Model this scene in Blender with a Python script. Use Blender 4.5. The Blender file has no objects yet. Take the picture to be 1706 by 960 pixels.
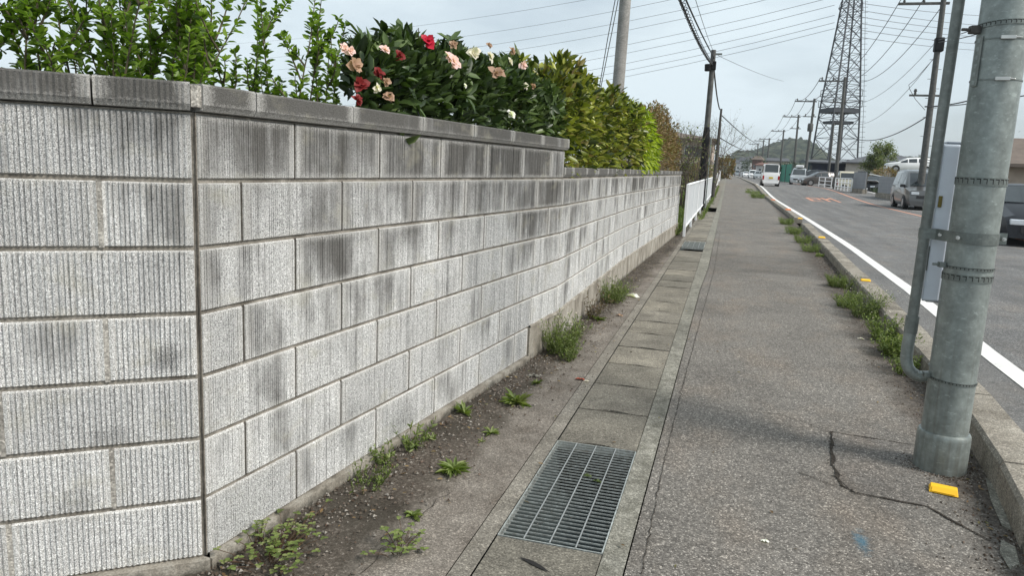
import bpy, math, random
import numpy as np
from mathutils import Vector, Matrix, noise as mnoise
rad = math.radians
random.seed(7); rng = np.random.default_rng(7)
scn = bpy.context.scene
COL = scn.collection

# ------------------------------------------------------------------ camera
FPX, CX, CY, H = 1240.0, 853.0, 480.0, 1.38
def _n(v): v = np.array(v, float); return v/np.linalg.norm(v)
def _rc(x, y): return np.array([x-CX, CY-y, -FPX])
_up = -_n(_rc(527, 7860)); _yd = _n(_rc(1214, 287)); _yd = _n(_yd-_up*np.dot(_yd, _up)); _xd = np.cross(_yd, _up)
W = np.array([_xd, _yd, _up])
cam_d = bpy.data.cameras.new('camera'); cam = bpy.data.objects.new('camera', cam_d); COL.objects.link(cam)
cam_d.sensor_width = 36; cam_d.lens = FPX/1706*36; cam_d.clip_start = 0.05; cam_d.clip_end = 6000
m = Matrix([[*W[0], 0], [*W[1], 0], [*W[2], H], [0, 0, 0, 1]]); cam.matrix_world = m
scn.camera = cam
# ------------------------------------------------------------------ light
SUN_EL, SUN_AZ = rad(44), math.atan2(0.97, -0.22)
wd = bpy.data.worlds.new('World'); scn.world = wd; wd.use_nodes = True
nt = wd.node_tree; nt.nodes.clear()
N = nt.nodes.new; L = nt.links.new
out = N('ShaderNodeOutputWorld'); bg = N('ShaderNodeBackground'); sky = N('ShaderNodeTexSky')
sky.sky_type = 'NISHITA'; sky.sun_disc = False; sky.sun_elevation = SUN_EL; sky.sun_rotation = SUN_AZ
sky.air_density = 1.0; sky.dust_density = 2.5
tc = N('ShaderNodeTexCoord'); mp = N('ShaderNodeMapping'); mp.inputs['Scale'].default_value = (1.0, 1.0, 3.2)
mp.inputs['Rotation'].default_value = (0.1, 0.25, 0.3)
nz = N('ShaderNodeTexNoise'); nz.inputs['Scale'].default_value = 2.1; nz.inputs['Detail'].default_value = 7; nz.inputs['Roughness'].default_value = .55
rp = N('ShaderNodeValToRGB'); rp.color_ramp.elements[0].position = .36; rp.color_ramp.elements[0].color = (.55, .55, .55, 1)
rp.color_ramp.elements[1].position = .60; rp.color_ramp.elements[1].color = (.97, .97, .97, 1)
mix = N('ShaderNodeMixRGB'); mix.inputs[2].default_value = (7.6, 8.7, 9.3, 1)
L(tc.outputs['Generated'], mp.inputs[0]); L(mp.outputs[0], nz.inputs[0]); L(nz.outputs[0], rp.inputs[0])
L(rp.outputs[0], mix.inputs[0]); L(sky.outputs[0], mix.inputs[1]); L(mix.outputs[0], bg.inputs[0])
bg.inputs[1].default_value = 0.1
L(bg.outputs[0], out.inputs[0])
sl = bpy.data.lights.new('sun', 'SUN'); sl.energy = 3.8; sl.angle = rad(20); sl.color = (1, .95, .88)
so = bpy.data.objects.new('sun', sl); COL.objects.link(so)
_sd = Vector((math.cos(SUN_EL)*math.sin(SUN_AZ), math.cos(SUN_EL)*math.cos(SUN_AZ), math.sin(SUN_EL)))
so.rotation_euler = _sd.to_track_quat('Z', 'Y').to_euler()
scn.view_settings.view_transform = 'Standard'; scn.view_settings.look = 'None'
scn.view_settings.exposure = 0.1; scn.view_settings.gamma = 1; scn.view_settings.use_curve_mapping = False

# ------------------------------------------------------------------ survey helpers: a sight line met with a real surface
def ray(x, y): return W @ _rc(x, y)
def zt(Y):      # long profile of the street: level, then a gentle rise
    t = min(1, max(0, (Y-42)/28.0)); return .42*t*t*(3-2*t)
def G(x, y, z=0):
    r = ray(x, y); t = (z-H)/r[2]; p = np.array([0, 0, H])+r*t
    if z == 0 and p[1] > 42:
        for _ in range(30):
            t = (zt(min(p[1], 400))*.5+.5*p[2]-H)/r[2]; p = np.array([0, 0, H])+r*t
    return p
def onY(x, y, Y): r = ray(x, y); return np.array([0, 0, H])+r*(Y/r[1])
def onLine(px, a, b):
    r = ray(*px); a = np.array(a, float); d = np.array(b, float)-a
    M = np.array([r[:2], -d]).T; t, s = np.linalg.solve(M, a)
    return np.array([0, 0, H])+r*t, s*np.linalg.norm(d)

# ------------------------------------------------------------------ object helpers
def tag(o, label=None, cat=None, group=None, kind=None):
    if label: o['label'] = label
    if cat: o['category'] = cat
    if group: o['group'] = group
    if kind: o['kind'] = kind
    return o
def empty(name, loc=(0, 0, 0), rz=0, **k):
    o = bpy.data.objects.new(name, None); COL.objects.link(o); o.location = loc; o.rotation_euler = (0, 0, rz)
    o.empty_display_size = .1
    return tag(o, **k)
class MB:
    def __init__(s): s.v = []; s.f = []; s.a = []; s.uv = {}
    def add(s, vs, fs, a=0.0):
        o = len(s.v); s.v.extend([tuple(map(float, q)) for q in vs]); s.f.extend([tuple(i+o for i in f) for f in fs]); s.a.extend([a]*len(fs)); return o
    def box(s, x0, x1, y0, y1, z0, z1, a=0.0, rz=0, c=None, M=None):
        vs = [(x, y, z) for z in (z0, z1) for y in (y0, y1) for x in (x0, x1)]
        if rz or c:
            c = c or (0, 0, 0); ca, sa = math.cos(rz), math.sin(rz)
            vs = [(c[0]+x*ca-y*sa, c[1]+x*sa+y*ca, c[2]+z) for x, y, z in vs]
        if M is not None: vs = [tuple(M @ Vector(q)) for q in vs]
        s.add(vs, [(0, 2, 3, 1), (4, 5, 7, 6), (0, 1, 5, 4), (2, 6, 7, 3), (0, 4, 6, 2), (1, 3, 7, 5)], a)
    def tube(s, pts, r, n=6, caps=True, a=0.0):
        pts = [Vector(p) for p in pts]; rs = r if hasattr(r, '__len__') else [r]*len(pts)
        vs = []; prev = None
        for i, p in enumerate(pts):
            d = (pts[min(i+1, len(pts)-1)]-pts[max(i-1, 0)]).normalized()
            if prev is None:
                u = d.orthogonal().normalized()
            else:
                u = (prev-d*prev.dot(d)); u = u.normalized() if u.length > 1e-6 else d.orthogonal().normalized()
            prev = u; w = d.cross(u)
            for k in range(n):
                t = 2*math.pi*k/n; vs.append(p+(u*math.cos(t)+w*math.sin(t))*rs[i])
        fs = [(i*n+k, i*n+(k+1) % n, (i+1)*n+(k+1) % n, (i+1)*n+k) for i in range(len(pts)-1) for k in range(n)]
        if caps: fs += [tuple(range(n-1, -1, -1)), tuple(range((len(pts)-1)*n, len(pts)*n))]
        s.add(vs, fs, a)
    def lathe(s, c, prof, n=32, a=0.0, ax=None):
        vs = []
        for (r, z) in prof:
            for k in range(n):
                t = 2*math.pi*k/n; vs.append((c[0]+r*math.cos(t), c[1]+r*math.sin(t), c[2]+z))
        m_ = len(prof)
        fs = [(i*n+k, i*n+(k+1) % n, (i+1)*n+(k+1) % n, (i+1)*n+k) for i in range(m_-1) for k in range(n)]
        fs += [tuple(range(n-1, -1, -1)), tuple(range((m_-1)*n, m_*n))]
        s.add(vs, fs, a)
    def build(s, name, mat, parent=None, smooth=False, bevel=0):
        me = bpy.data.meshes.new(name); me.from_pydata(s.v, [], s.f)
        if any(s.a):
            at = me.attributes.new('rnd', 'FLOAT', 'FACE'); at.data.foreach_set('value', np.array(s.a, np.float32))
        me.materials.append(mat); me.update()
        if smooth is True: me.polygons.foreach_set('use_smooth', [True]*len(me.polygons))
        o = bpy.data.objects.new(name, me); COL.objects.link(o)
        if smooth == 'auto':
            me.polygons.foreach_set('use_smooth', [True]*len(me.polygons))
            try:
                me.set_sharp_from_angle(angle=rad(38))
            except Exception: pass
        if bevel:
            b = o.modifiers.new('bevel', 'BEVEL'); b.width = bevel; b.segments = 2; b.limit_method = 'ANGLE'; b.angle_limit = rad(40)
        if parent is not None: o.parent = parent
        return o
def mesh_np(name, V, F, mat, parent=None, rnd=None, smooth=False):
    """V (n,3), F (m,k) fixed size faces"""
    me = bpy.data.meshes.new(name); k = F.shape[1]
    me.vertices.add(len(V)); me.vertices.foreach_set('co', V.astype(np.float32).ravel())
    me.loops.add(F.size); me.loops.foreach_set('vertex_index', F.astype(np.int32).ravel())
    me.polygons.add(len(F)); me.polygons.foreach_set('loop_start', np.arange(0, F.size, k, dtype=np.int32))
    me.update(calc_edges=True)
    if rnd is not None:
        at = me.attributes.new('rnd', 'FLOAT', 'FACE'); at.data.foreach_set('value', rnd.astype(np.float32))
    if smooth: me.polygons.foreach_set('use_smooth', [True]*len(me.polygons))
    me.materials.append(mat)
    o = bpy.data.objects.new(name, me); COL.objects.link(o)
    if parent is not None: o.parent = parent
    return o
def copy_tree(o, parent=None):
    c = o.copy(); COL.objects.link(c)
    if parent is not None: c.parent = parent
    for ch in list(o.children): copy_tree(ch, c)
    return c
ORD = 'first second third fourth fifth sixth seventh eighth ninth tenth eleventh twelfth thirteenth fourteenth fifteenth sixteenth seventeenth eighteenth nineteenth twentieth'.split()
ORD += ['twenty-'+x for x in ORD[:9]]+['thirtieth']+['thirty-'+x for x in ORD[:9]]+['fortieth']

# ------------------------------------------------------------------ materials
def new_mat(name):
    mt = bpy.data.materials.new(name); mt.use_nodes = True; t = mt.node_tree; t.nodes.clear()
    o = t.nodes.new('ShaderNodeOutputMaterial'); b = t.nodes.new('ShaderNodeBsdfPrincipled'); t.links.new(b.outputs[0], o.inputs[0])
    return mt, t, b
class NT:
    def __init__(s, t): s.t = t
    def n(s, ty, **k):
        q = s.t.nodes.new(ty)
        for a, v in k.items(): setattr(q, a, v)
        return q
    def l(s, a, b): s.t.links.new(a, b)
    def noise(s, vec, scale, detail=4, rough=.55):
        q = s.n('ShaderNodeTexNoise'); q.inputs['Scale'].default_value = scale; q.inputs['Detail'].default_value = detail; q.inputs['Roughness'].default_value = rough
        if vec is not None: s.l(vec, q.inputs['Vector'])
        return q.outputs['Fac']
    def vor(s, vec, scale, feat='F1', o='Color'):
        q = s.n('ShaderNodeTexVoronoi'); q.feature = feat; q.inputs['Scale'].default_value = scale
        if vec is not None: s.l(vec, q.inputs['Vector'])
        return q.outputs[o]
    def ramp(s, f, stops, mode='LINEAR'):
        q = s.n('ShaderNodeValToRGB'); cr = q.color_ramp; cr.interpolation = mode
        while len(cr.elements) < len(stops): cr.elements.new(.5)
        for e, (p, c) in zip(cr.elements, stops):
            e.position = p; e.color = (c, c, c, 1) if not hasattr(c, '__len__') else (*c, 1)
        s.l(f, q.inputs[0]); return q.outputs[0]
    def mix(s, f, a, b, mode='MIX'):
        q = s.n('ShaderNodeMixRGB'); q.blend_type = mode
        for i, v in enumerate((f, a, b)):
            if hasattr(v, 'is_output') or hasattr(v, 'links'): s.l(v, q.inputs[i])
            elif i == 0: q.inputs[0].default_value = v
            else: q.inputs[i].default_value = (v, v, v, 1) if not hasattr(v, '__len__') else (*v, 1)
        return q.outputs[0]
    def math(s, op, a, b=0.0, c=None):
        q = s.n('ShaderNodeMath'); q.operation = op
        for i, v in enumerate((a, b, c)):
            if v is None: continue
            if hasattr(v, 'links'): s.l(v, q.inputs[i])
            else: q.inputs[i].default_value = v
        return q.outputs[0]
    def mapv(s, vec, scale=(1, 1, 1), loc=(0, 0, 0), rot=(0, 0, 0)):
        q = s.n('ShaderNodeMapping'); q.inputs['Scale'].default_value = scale; q.inputs['Location'].default_value = loc; q.inputs['Rotation'].default_value = rot
        s.l(vec, q.inputs[0]); return q.outputs[0]
    def pos(s): return s.n('ShaderNodeNewGeometry').outputs['Position']
    def obj(s): return s.n('ShaderNodeTexCoord').outputs['Object']
    def sep(s, v):
        q = s.n('ShaderNodeSeparateXYZ'); s.l(v, q.inputs[0]); return q.outputs
    def bump(s, b, h, strength=.5, dist=.01):
        q = s.n('ShaderNodeBump'); q.inputs['Strength'].default_value = strength; q.inputs['Distance'].default_value = dist
        s.l(h, q.inputs['Height']); s.l(q.outputs[0], b.inputs['Normal'])
    def attr(s, nm, o='Fac'):
        q = s.n('ShaderNodeAttribute'); q.attribute_name = nm; return q.outputs[o]

def flat(name, c, rough=.6, metal=0.0, spec=.5, var=.12, scale=8, emit=None, coat=0):
    mt, t, b = new_mat(name); g = NT(t)
    v = g.noise(g.obj(), scale, 3)
    lo = [x*(1-var) for x in c]; hi = [min(1, x*(1+var)) for x in c]
    g.l(g.ramp(v, [(.3, lo), (.7, hi)]), b.inputs['Base Color'])
    b.inputs['Roughness'].default_value = rough; b.inputs['Metallic'].default_value = metal
    b.inputs['Specular IOR Level'].default_value = spec; b.inputs['Coat Weight'].default_value = coat
    if emit: b.inputs['Emission Color'].default_value = (*emit, 1); b.inputs['Emission Strength'].default_value = 1
    return mt

def m_block(name, ribs_dark=.45, tone=1.0, left=.17, extra=0.0):
    """split ribbed grey concrete block; UV = metres along wall / height; rnd = per block number"""
    mt, t, b = new_mat(name); g = NT(t)
    uv = g.n('ShaderNodeUVMap').outputs[0]; s = g.sep(uv); P = g.pos()
    rnd = g.attr('rnd')
    # each block's own shade
    base = g.mix(rnd, (.47*tone, .47*tone, .463*tone), (.63*tone, .63*tone, .62*tone))
    # coarse aggregate grain of the split face
    gr = g.noise(P, 290, 3, .75); gr2 = g.noise(P, 120, 3, .65)
    spk = g.ramp(gr, [(.37, .22), (.46, .78), (.55, 1.18), (.64, 1.8)])
    base = g.mix(1.0, base, spk, 'MULTIPLY')
    base = g.mix(.6, base, g.ramp(gr2, [(.33, .55), (.5, 1.0), (.66, 1.3)]), 'MULTIPLY')
    # black mould: streaks running down from the coping, and clouds low down
    uvs = g.mapv(uv, (2.3, 1.7, 1)); st = g.noise(uvs, 1.35, 7, .62)
    uvf = g.mapv(uv, (46, 1.8, 1)); fine = g.noise(uvf, 1.0, 5, .65)
    uvm = g.mapv(uv, (9, .9, 1), loc=(2, 5, 0)); med = g.noise(uvm, 1.0, 4, .6)
    q2 = g.n('ShaderNodeUVMap'); q2.uv_map = 'edge'; e2 = g.sep(q2.outputs[0]); vfr = g.math('FRACT', g.math('DIVIDE', g.math('SUBTRACT', g.math('MULTIPLY', s[1], 1.6), .038), .2075))
    ex = g.math('MULTIPLY', g.math('MINIMUM', e2[0], e2[1]), 11.0); ey = g.math('MULTIPLY', g.math('MINIMUM', vfr, g.math('SUBTRACT', 1.0, vfr)), 3.6)
    edge = g.ramp(g.math('ADD', g.math('MINIMUM', ex, ey), g.math('MULTIPLY', g.math('SUBTRACT', gr2, .5), 1.2)), [(0.0, 0.0), (.55, 1.0)])
    hgt = g.ramp(s[1], [(0.0, .0), (.35, .02), (.55, .16), (.78, .44), (.92, .60), (1.0, .75)])   # v = height/1.6
    m1 = g.math('ADD', g.math('MULTIPLY', st, 1.62), g.math('MULTIPLY', hgt, .78))
    m1 = g.math('ADD', m1, g.math('MULTIPLY', g.math('SUBTRACT', fine, .5), .55))
    m1 = g.math('ADD', m1, g.math('MULTIPLY', g.math('SUBTRACT', med, .5), .55))
    m1 = g.math('ADD', m1, g.math('MULTIPLY', g.math('SUBTRACT', gr, .5), .75))
    m1 = g.math('ADD', m1, g.math('MULTIPLY', g.math('SUBTRACT', rnd, .5), .30))
    m1 = g.math('SUBTRACT', m1, g.math('MULTIPLY', g.math('GREATER_THAN', s[0], 30.0), left))
    m1 = g.math('MULTIPLY', g.math('SUBTRACT', m1, .895-extra), 1.35)
    mask = g.math('MULTIPLY', g.ramp(m1, [(.0, 0.0), (.28, .55), (.62, .90)]), g.math('ADD', .45, g.math('MULTIPLY', edge, .55)))
    base = g.mix(mask, base, (.072, .068, .061))
    # round smudges of mould low on the wall, inside a block face
    bl = g.vor(g.mapv(uv, (2.0, 5.2, 1), loc=(.3, .42, 0)), 1.0, 'F1', 'Distance')
    blc = g.sep(g.vor(g.mapv(uv, (2.0, 5.2, 1), loc=(.3, .42, 0)), 1.0, 'F1', 'Color'))[0]
    bm = g.math('ADD', bl, g.math('MULTIPLY', g.noise(uv, 14, 4, .7), .55))
    bm = g.ramp(bm, [(.32, 1.0), (.74, 0.0)])
    bm = g.math('MULTIPLY', g.math('MULTIPLY', bm, edge), g.ramp(blc, [(.62, 0.0), (.80, .55)]))
    base = g.mix(g.math('MULTIPLY', bm, g.ramp(gr, [(.35, 1.0), (.6, .45)])), base, (.07, .07, .067))
    for (a_, b_, ra, rb_, k_) in ((37.80, .452, 15, 26, .8), (38.07, .165, 11, 24, .45), (37.97, .30, 9, 30, .35), (38.25, .46, 14, 30, .3)):
        ds = g.n('ShaderNodeVectorMath'); ds.operation = 'DISTANCE'; g.l(g.mapv(uv, (ra, rb_, 1)), ds.inputs[0]); ds.inputs[1].default_value = (a_*ra, b_*rb_, 0)
        sm_ = g.ramp(g.math('ADD', ds.outputs['Value'], g.math('MULTIPLY', g.math('SUBTRACT', g.noise(uv, 22, 4, .7), .5), 1.6)), [(.25, k_), (1.0, 0.0)])
        base = g.mix(g.math('MULTIPLY', sm_, g.ramp(gr, [(.35, 1.0), (.62, .5)])), base, (.055, .055, .055))
    # lime-pale arrises
    base = g.mix(g.math('MULTIPLY', g.math('SUBTRACT', 1.0, edge), .22), base, (.62, .59, .53))
    # yellowish lichen and lime
    ly = g.ramp(g.noise(g.mapv(uv, (2.4, 6, 1), loc=(9, 4, 0)), 2.0, 5, .6), [(.56, 0.0), (.72, .35)])
    base = g.mix(ly, base, (.42, .40, .31))
    g.l(base, b.inputs['Base Color']); b.inputs['Roughness'].default_value = .92; b.inputs['Specular IOR Level'].default_value = .25
    hh = g.math('ADD', g.math('MULTIPLY', gr, .7), g.math('MULTIPLY', gr2, .5))
    g.bump(b, hh, .65, .009)
    return mt
def m_mortar():
    mt, t, b = new_mat('mortar'); g = NT(t); P = g.pos()
    c = g.ramp(g.noise(P, 9, 5, .65), [(.3, (.11, .095, .078)), (.5, (.21, .19, .16)), (.72, (.36, .33, .29))])
    c = g.mix(.6, c, g.ramp(g.noise(P, 160, 2), [(.35, .6), (.6, 1.25)]), 'MULTIPLY')
    g.l(c, b.inputs['Base Color']); b.inputs['Roughness'].default_value = .95
    g.bump(b, g.noise(P, 120, 3), .5, .004); return mt
def m_footing():
    mt, t, b = new_mat('old_concrete'); g = NT(t); P = g.pos(); z = g.sep(P)[2]
    c = g.ramp(g.noise(g.mapv(P, (1, 1, .5)), 7, 6, .65), [(.28, (.10, .085, .065)), (.47, (.26, .235, .195)), (.72, (.44, .42, .37))])
    moss = g.math('SUBTRACT', g.ramp(z, [(.0, .75), (.10, 0.0)]), g.noise(P, 12, 4, .7))
    c = g.mix(g.ramp(moss, [(.0, 0.0), (.3, .85)]), c, (.045, .042, .032))
    c = g.mix(.7, c, g.ramp(g.noise(P, 150, 2), [(.35, .65), (.62, 1.25)]), 'MULTIPLY')
    g.l(c, b.inputs['Base Color']); b.inputs['Roughness'].default_value = .95
    g.bump(b, g.noise(P, 60, 5, .7), .7, .008); return mt
def m_asphalt(name, base=(.105, .098, .092), grain=150, contrast=1.0, stains=True, kind=0):
    mt, t, b = new_mat(name); g = NT(t); P = g.pos(); s = g.sep(P)
    vc = g.sep(g.vor(P, grain, 'F1', 'Color'))[0]
    lo, hi = 1-.62*contrast, 1+.75*contrast
    c = g.ramp(vc, [(.0, lo*.7), (.35, lo+.1), (.62, 1.0), (.86, hi), (.95, hi*1.55), (1.0, hi*2.3)])
    c = g.mix(1.0, c, base, 'MULTIPLY')
    c = g.mix(.8, c, g.ramp(g.noise(P, 45, 3, .7), [(.33, .62), (.5, 1), (.68, 1.32)]), 'MULTIPLY')
    c = g.mix(1.0, c, g.ramp(g.noise(P, 1.1, 7, .68), [(.3, .72), (.5, 1.0), (.72, 1.22)]), 'MULTIPLY')
    sm = g.ramp(g.noise(g.mapv(P, (1, 1, 1), loc=(4, 2, 0)), 3.4, 6, .75), [(.58, 0.0), (.70, .5)]); c = g.mix(sm, c, g.mix(1, c, (.60, .60, .62), 'MULTIPLY'))
    # worn brownish areas
    c = g.mix(g.ramp(g.noise(g.mapv(P, (1, .45, 1)), 2.2, 4, .6), [(.48, 0.0), (.7, .45)]), c, g.mix(1.0, c, (1.25, 1.08, .93), 'MULTIPLY'))
    if kind == 1:      # footway: darker repaired bands across it, dirt against the kerb
        y = g.math('ADD', s[1], g.math('MULTIPLY', g.noise(P, 1.6, 3), .5))
        band = g.ramp(g.math('DIVIDE', y, 60.0), [(.0, 0.0), (.1835, 0.0), (.1865, .55), (.2225, .5), (.2265, 0.0), (.300, .0), (.303, .25), (.40, .2), (.41, 0.0)])
        c = g.mix(band, c, g.mix(1.0, c, (.62, .62, .62), 'MULTIPLY'))
        kx = g.math('ADD', s[0], g.math('MULTIPLY', s[1], -.030))
        kd = g.math('ADD', kx, g.math('MULTIPLY', g.noise(P, 5, 5, .7), .45))
        c = g.mix(g.ramp(g.math('MULTIPLY', kd, .5), [(.565, 0.0), (.66, .85)]), c, g.ramp(g.noise(P, 34, 4, .75), [(.35, (.025, .02, .016)), (.55, (.075, .06, .048)), (.68, (.16, .14, .12))]))
        # faint blue survey spray mark
        d = g.n('ShaderNodeVectorMath'); d.operation = 'DISTANCE'; g.l(g.mapv(P, (1.9, .62, 1)), d.inputs[0]); q = G(1436, 905); d.inputs[1].default_value = (q[0]*1.9, q[1]*.62, 0)
        bl = g.math('ADD', d.outputs['Value'], g.math('MULTIPLY', g.noise(P, 26, 4, .75), .16))
        c = g.mix(g.ramp(bl, [(.085, .62), (.15, 0.0)]), c, (.045, .15, .22))
    if kind == 2:      # road: tyre-polished lanes, fine crossing cracks
        c = g.mix(g.ramp(g.noise(g.mapv(P, (1.2, .06, 1)), 2.0, 3), [(.42, 0.0), (.65, .35)]), c, (.06, .06, .062))
        wv = g.math('ADD', s[0], g.math('MULTIPLY', g.noise(P, 4, 5, .7), 1.1))
        c = g.mix(g.ramp(g.math('DIVIDE', wv, 10), [(.225, .5), (.30, 0.0)]), c, g.mix(1.0, (.15, .145, .135), g.ramp(g.noise(P, 11, 5, .75), [(.35, .55), (.6, 1.25)]), 'MULTIPLY'))
    g.l(c, b.inputs['Base Color']); b.inputs['Roughness'].default_value = .88; b.inputs['Specular IOR Level'].default_value = .3
    g.bump(b, g.math('ADD', g.math('MULTIPLY', g.vor(P, grain, 'F1', 'Distance'), -.6), g.noise(P, 40, 3, .7)), .7, .006)
    return mt
def m_concrete(name, lo, hi, dirt=0.0, sc=6):
    mt, t, b = new_mat(name); g = NT(t); P = g.pos(); s = g.sep(P)
    c = g.ramp(g.noise(P, sc, 6, .62), [(.3, lo), (.7, hi)])
    vc = g.sep(g.vor(P, 190, 'F1', 'Color'))[0]
    c = g.mix(.85, c, g.ramp(vc, [(.0, .5), (.4, .85), (.75, 1.1), (.93, 1.5), (1, 2.0)]), 'MULTIPLY')
    c = g.mix(1.0, c, g.ramp(g.noise(P, 1.3, 5, .65), [(.3, .72), (.7, 1.2)]), 'MULTIPLY')
    c = g.mix(.5, c, g.ramp(g.noise(P, 38, 4, .7), [(.35, .7), (.65, 1.25)]), 'MULTIPLY')
    if dirt:   # earth washed out from the wall foot, with white lime bits
        e = g.math('ADD', g.math('ADD', s[0], g.math('MULTIPLY', s[1], -.024)), g.math('MULTIPLY', g.noise(P, 4.5, 6, .72), .34))
        mk = g.ramp(g.math('ADD', e, 1.5), [(.47, .92), (.58, .0)])
        d = g.ramp(g.noise(P, 62, 5, .8), [(.30, (.020, .016, .012)), (.45, (.066, .054, .043)), (.56, (.12, .10, .082)), (.655, (.34, .31, .27))])
        d = g.mix(g.ramp(g.noise(g.mapv(P, (1, .6, 1), loc=(1, 8, 0)), 3.2, 6, .7), [(.44, .75), (.60, 0.0)]), d, (.030, .026, .018)); c = g.mix(mk, c, d)
        c = g.mix(g.ramp(g.noise(g.mapv(P, (1, .5, 1), loc=(5, 5, 0)), 3.0, 5, .65), [(.52, 0.0), (.68, .6)]), c, g.mix(1, c, (.50, .46, .42), 'MULTIPLY'))
    if name == 'lid_concrete': c = g.mix(1, c, g.ramp(g.n('ShaderNodeObjectInfo').outputs['Random'], [(0, (.80, .79, .76)), (.5, (.97, .95, .92)), (1, (1.12, 1.09, 1.03))]), 'MULTIPLY')
    g.l(c, b.inputs['Base Color']); b.inputs['Roughness'].default_value = .93; b.inputs['Specular IOR Level'].default_value = .25
    g.bump(b, g.math('ADD', g.noise(P, 70, 4, .75), g.math('MULTIPLY', vc, .3)), .7, .006); return mt
def m_paint(name, c, wear=.5):
    mt, t, b = new_mat(name); g = NT(t); P = g.pos()
    w = g.ramp(g.noise(P, 55, 5, .7), [(.52+.1*(1-wear), 0.0), (.66+.1*(1-wear), wear)])
    k = g.mix(w, c, (.12, .12, .12)); k = g.mix(1, k, g.ramp(g.noise(P, 2.5, 4), [(.3, .85), (.7, 1.05)]), 'MULTIPLY')
    g.l(k, b.inputs['Base Color']); b.inputs['Roughness'].default_value = .7; return mt
def m_leaf(name, cols, rough=.38, trans=.25, spec=.5):
    mt, t, b = new_mat(name); g = NT(t); r = g.attr('rnd')
    n_ = len(cols); c = g.ramp(r, [(i/(n_-1), q) for i, q in enumerate(cols)])
    g.l(c, b.inputs['Base Color']); b.inputs['Roughness'].default_value = rough; b.inputs['Specular IOR Level'].default_value = spec
    tr = g.n('ShaderNodeBsdfTranslucent'); g.l(g.mix(1, c, (1.3, 1.5, .6), 'MULTIPLY'), tr.inputs[0])
    mx = g.n('ShaderNodeMixShader'); mx.inputs[0].default_value = trans
    o = [q for q in t.nodes if q.type == 'OUTPUT_MATERIAL'][0]
    g.l(b.outputs[0], mx.inputs[1]); g.l(tr.outputs[0], mx.inputs[2]); g.l(mx.outputs[0], o.inputs[0]); return mt
def m_galv(name, c, var=.25, rough=.5, metal=.25, sc=14):
    mt, t, b = new_mat(name); g = NT(t); P = g.pos()
    a = g.noise(g.mapv(P, (1, 1, .8)), sc, 4, .6); bq = g.noise(P, sc*3.2, 3, .6)
    k = g.ramp(a, [(.32, [x*(1-var) for x in c]), (.52, c), (.74, [x*(1+var*1.1) for x in c])])
    k = g.mix(.55, k, g.ramp(bq, [(.35, .80), (.6, 1.08), (.72, 1.3)]), 'MULTIPLY')
    sw = g.ramp(g.noise(g.mapv(P, (1, 1, .35)), 5, 6, .7), [(.55, 0.0), (.75, .35)])
    k = g.mix(sw, k, (.42, .43, .40)); sp = g.ramp(g.noise(g.mapv(P, (1, 1, 2.2), loc=(1, 2, 3)), 24, 5, .75), [(.58, 0.0), (.66, .55)]); k = g.mix(sp, k, [x*1.75 for x in c]); rs = g.ramp(g.math('ADD', g.noise(g.mapv(P, (40, 40, 1.2)), 1, 3), g.math('MULTIPLY', g.sep(P)[2], -.25)), [(.42, 0.0), (.70, .45)]); k = g.mix(rs, k, (.10, .085, .06))
    g.l(k, b.inputs['Base Color']); b.inputs['Roughness'].default_value = rough; b.inputs['Metallic'].default_value = metal
    g.bump(b, bq, .15, .003); return mt

M = dict(
 block=m_block('split_block_facing'), cap=m_block('coping_block', tone=.82, left=.10, extra=.14), mortar=m_mortar(), footing=m_footing(),
 walk=m_asphalt('footway_asphalt', (.160, .148, .132), 185, .46, kind=1), road=m_asphalt('road_asphalt', (.155, .153, .149), 150, .5, kind=2),
 patch=m_asphalt('patch_asphalt', (.142, .131, .118), 185, .46),
 apron=m_concrete('washed_concrete', (.15, .13, .11), (.25, .225, .195), dirt=1), gutter=m_concrete('gutter_concrete', (.17, .155, .13), (.27, .25, .215)),
 lid=m_concrete('lid_concrete', (.155, .145, .125), (.26, .245, .21), sc=4), edge=m_concrete('edge_concrete', (.14, .135, .11), (.30, .29, .25), sc=14),
 kerb=m_concrete('kerb_concrete', (.17, .15, .12), (.36, .33, .28), sc=5),
 dark=flat('dark_gap', (.012, .011, .010), .95), soil=m_concrete('bare_soil', (.06, .05, .04), (.13, .11, .085)),
 white=m_paint('white_road_paint', (.74, .73, .70), .55), orange=m_paint('orange_road_paint', (.58, .27, .17), .7),
 galv=m_galv('galvanised_steel', (.225, .252, .24), rough=.42, metal=.3), galvd=m_galv('weathered_steel', (.175, .192, .18), rough=.55),
 strap=m_galv('strap_steel', (.16, .18, .17), rough=.45, metal=.5), bright=flat('bright_steel', (.5, .5, .48), .3, .8),
 boxw=flat('skylit_box_enamel', (.66, .72, .80), .4, var=.06), boxs=flat('shaded_box_enamel', (.38, .43, .50), .45, var=.08),  # one box enamel: door paled for sky light, case in the shaded tone
 black=flat('black_rubber', (.008, .008, .009), .65, spec=.25), yellow=m_paint('yellow_reflector', (.92, .52, .012), .22),
 orng=flat('orange_reflector', (.75, .20, .05), .4), grate=m_galv('zinc_grating', (.50, .53, .51), rough=.4, metal=.5, sc=30),
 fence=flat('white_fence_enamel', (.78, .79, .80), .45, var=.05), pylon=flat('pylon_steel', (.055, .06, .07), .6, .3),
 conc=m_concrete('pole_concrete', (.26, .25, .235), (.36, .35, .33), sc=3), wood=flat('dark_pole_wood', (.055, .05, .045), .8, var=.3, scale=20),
 dpole=flat('far_pole_concrete', (.085, .085, .08), .8, var=.3), wire=flat('cable_black', (.02, .02, .022), .6), hv=flat('cable_aluminium', (.13, .14, .16), .5),
 bark=flat('bark', (.075, .058, .042), .9, var=.35, scale=30), twig=flat('green_brown_twig', (.09, .075, .045), .85, var=.3, scale=30),
)
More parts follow.
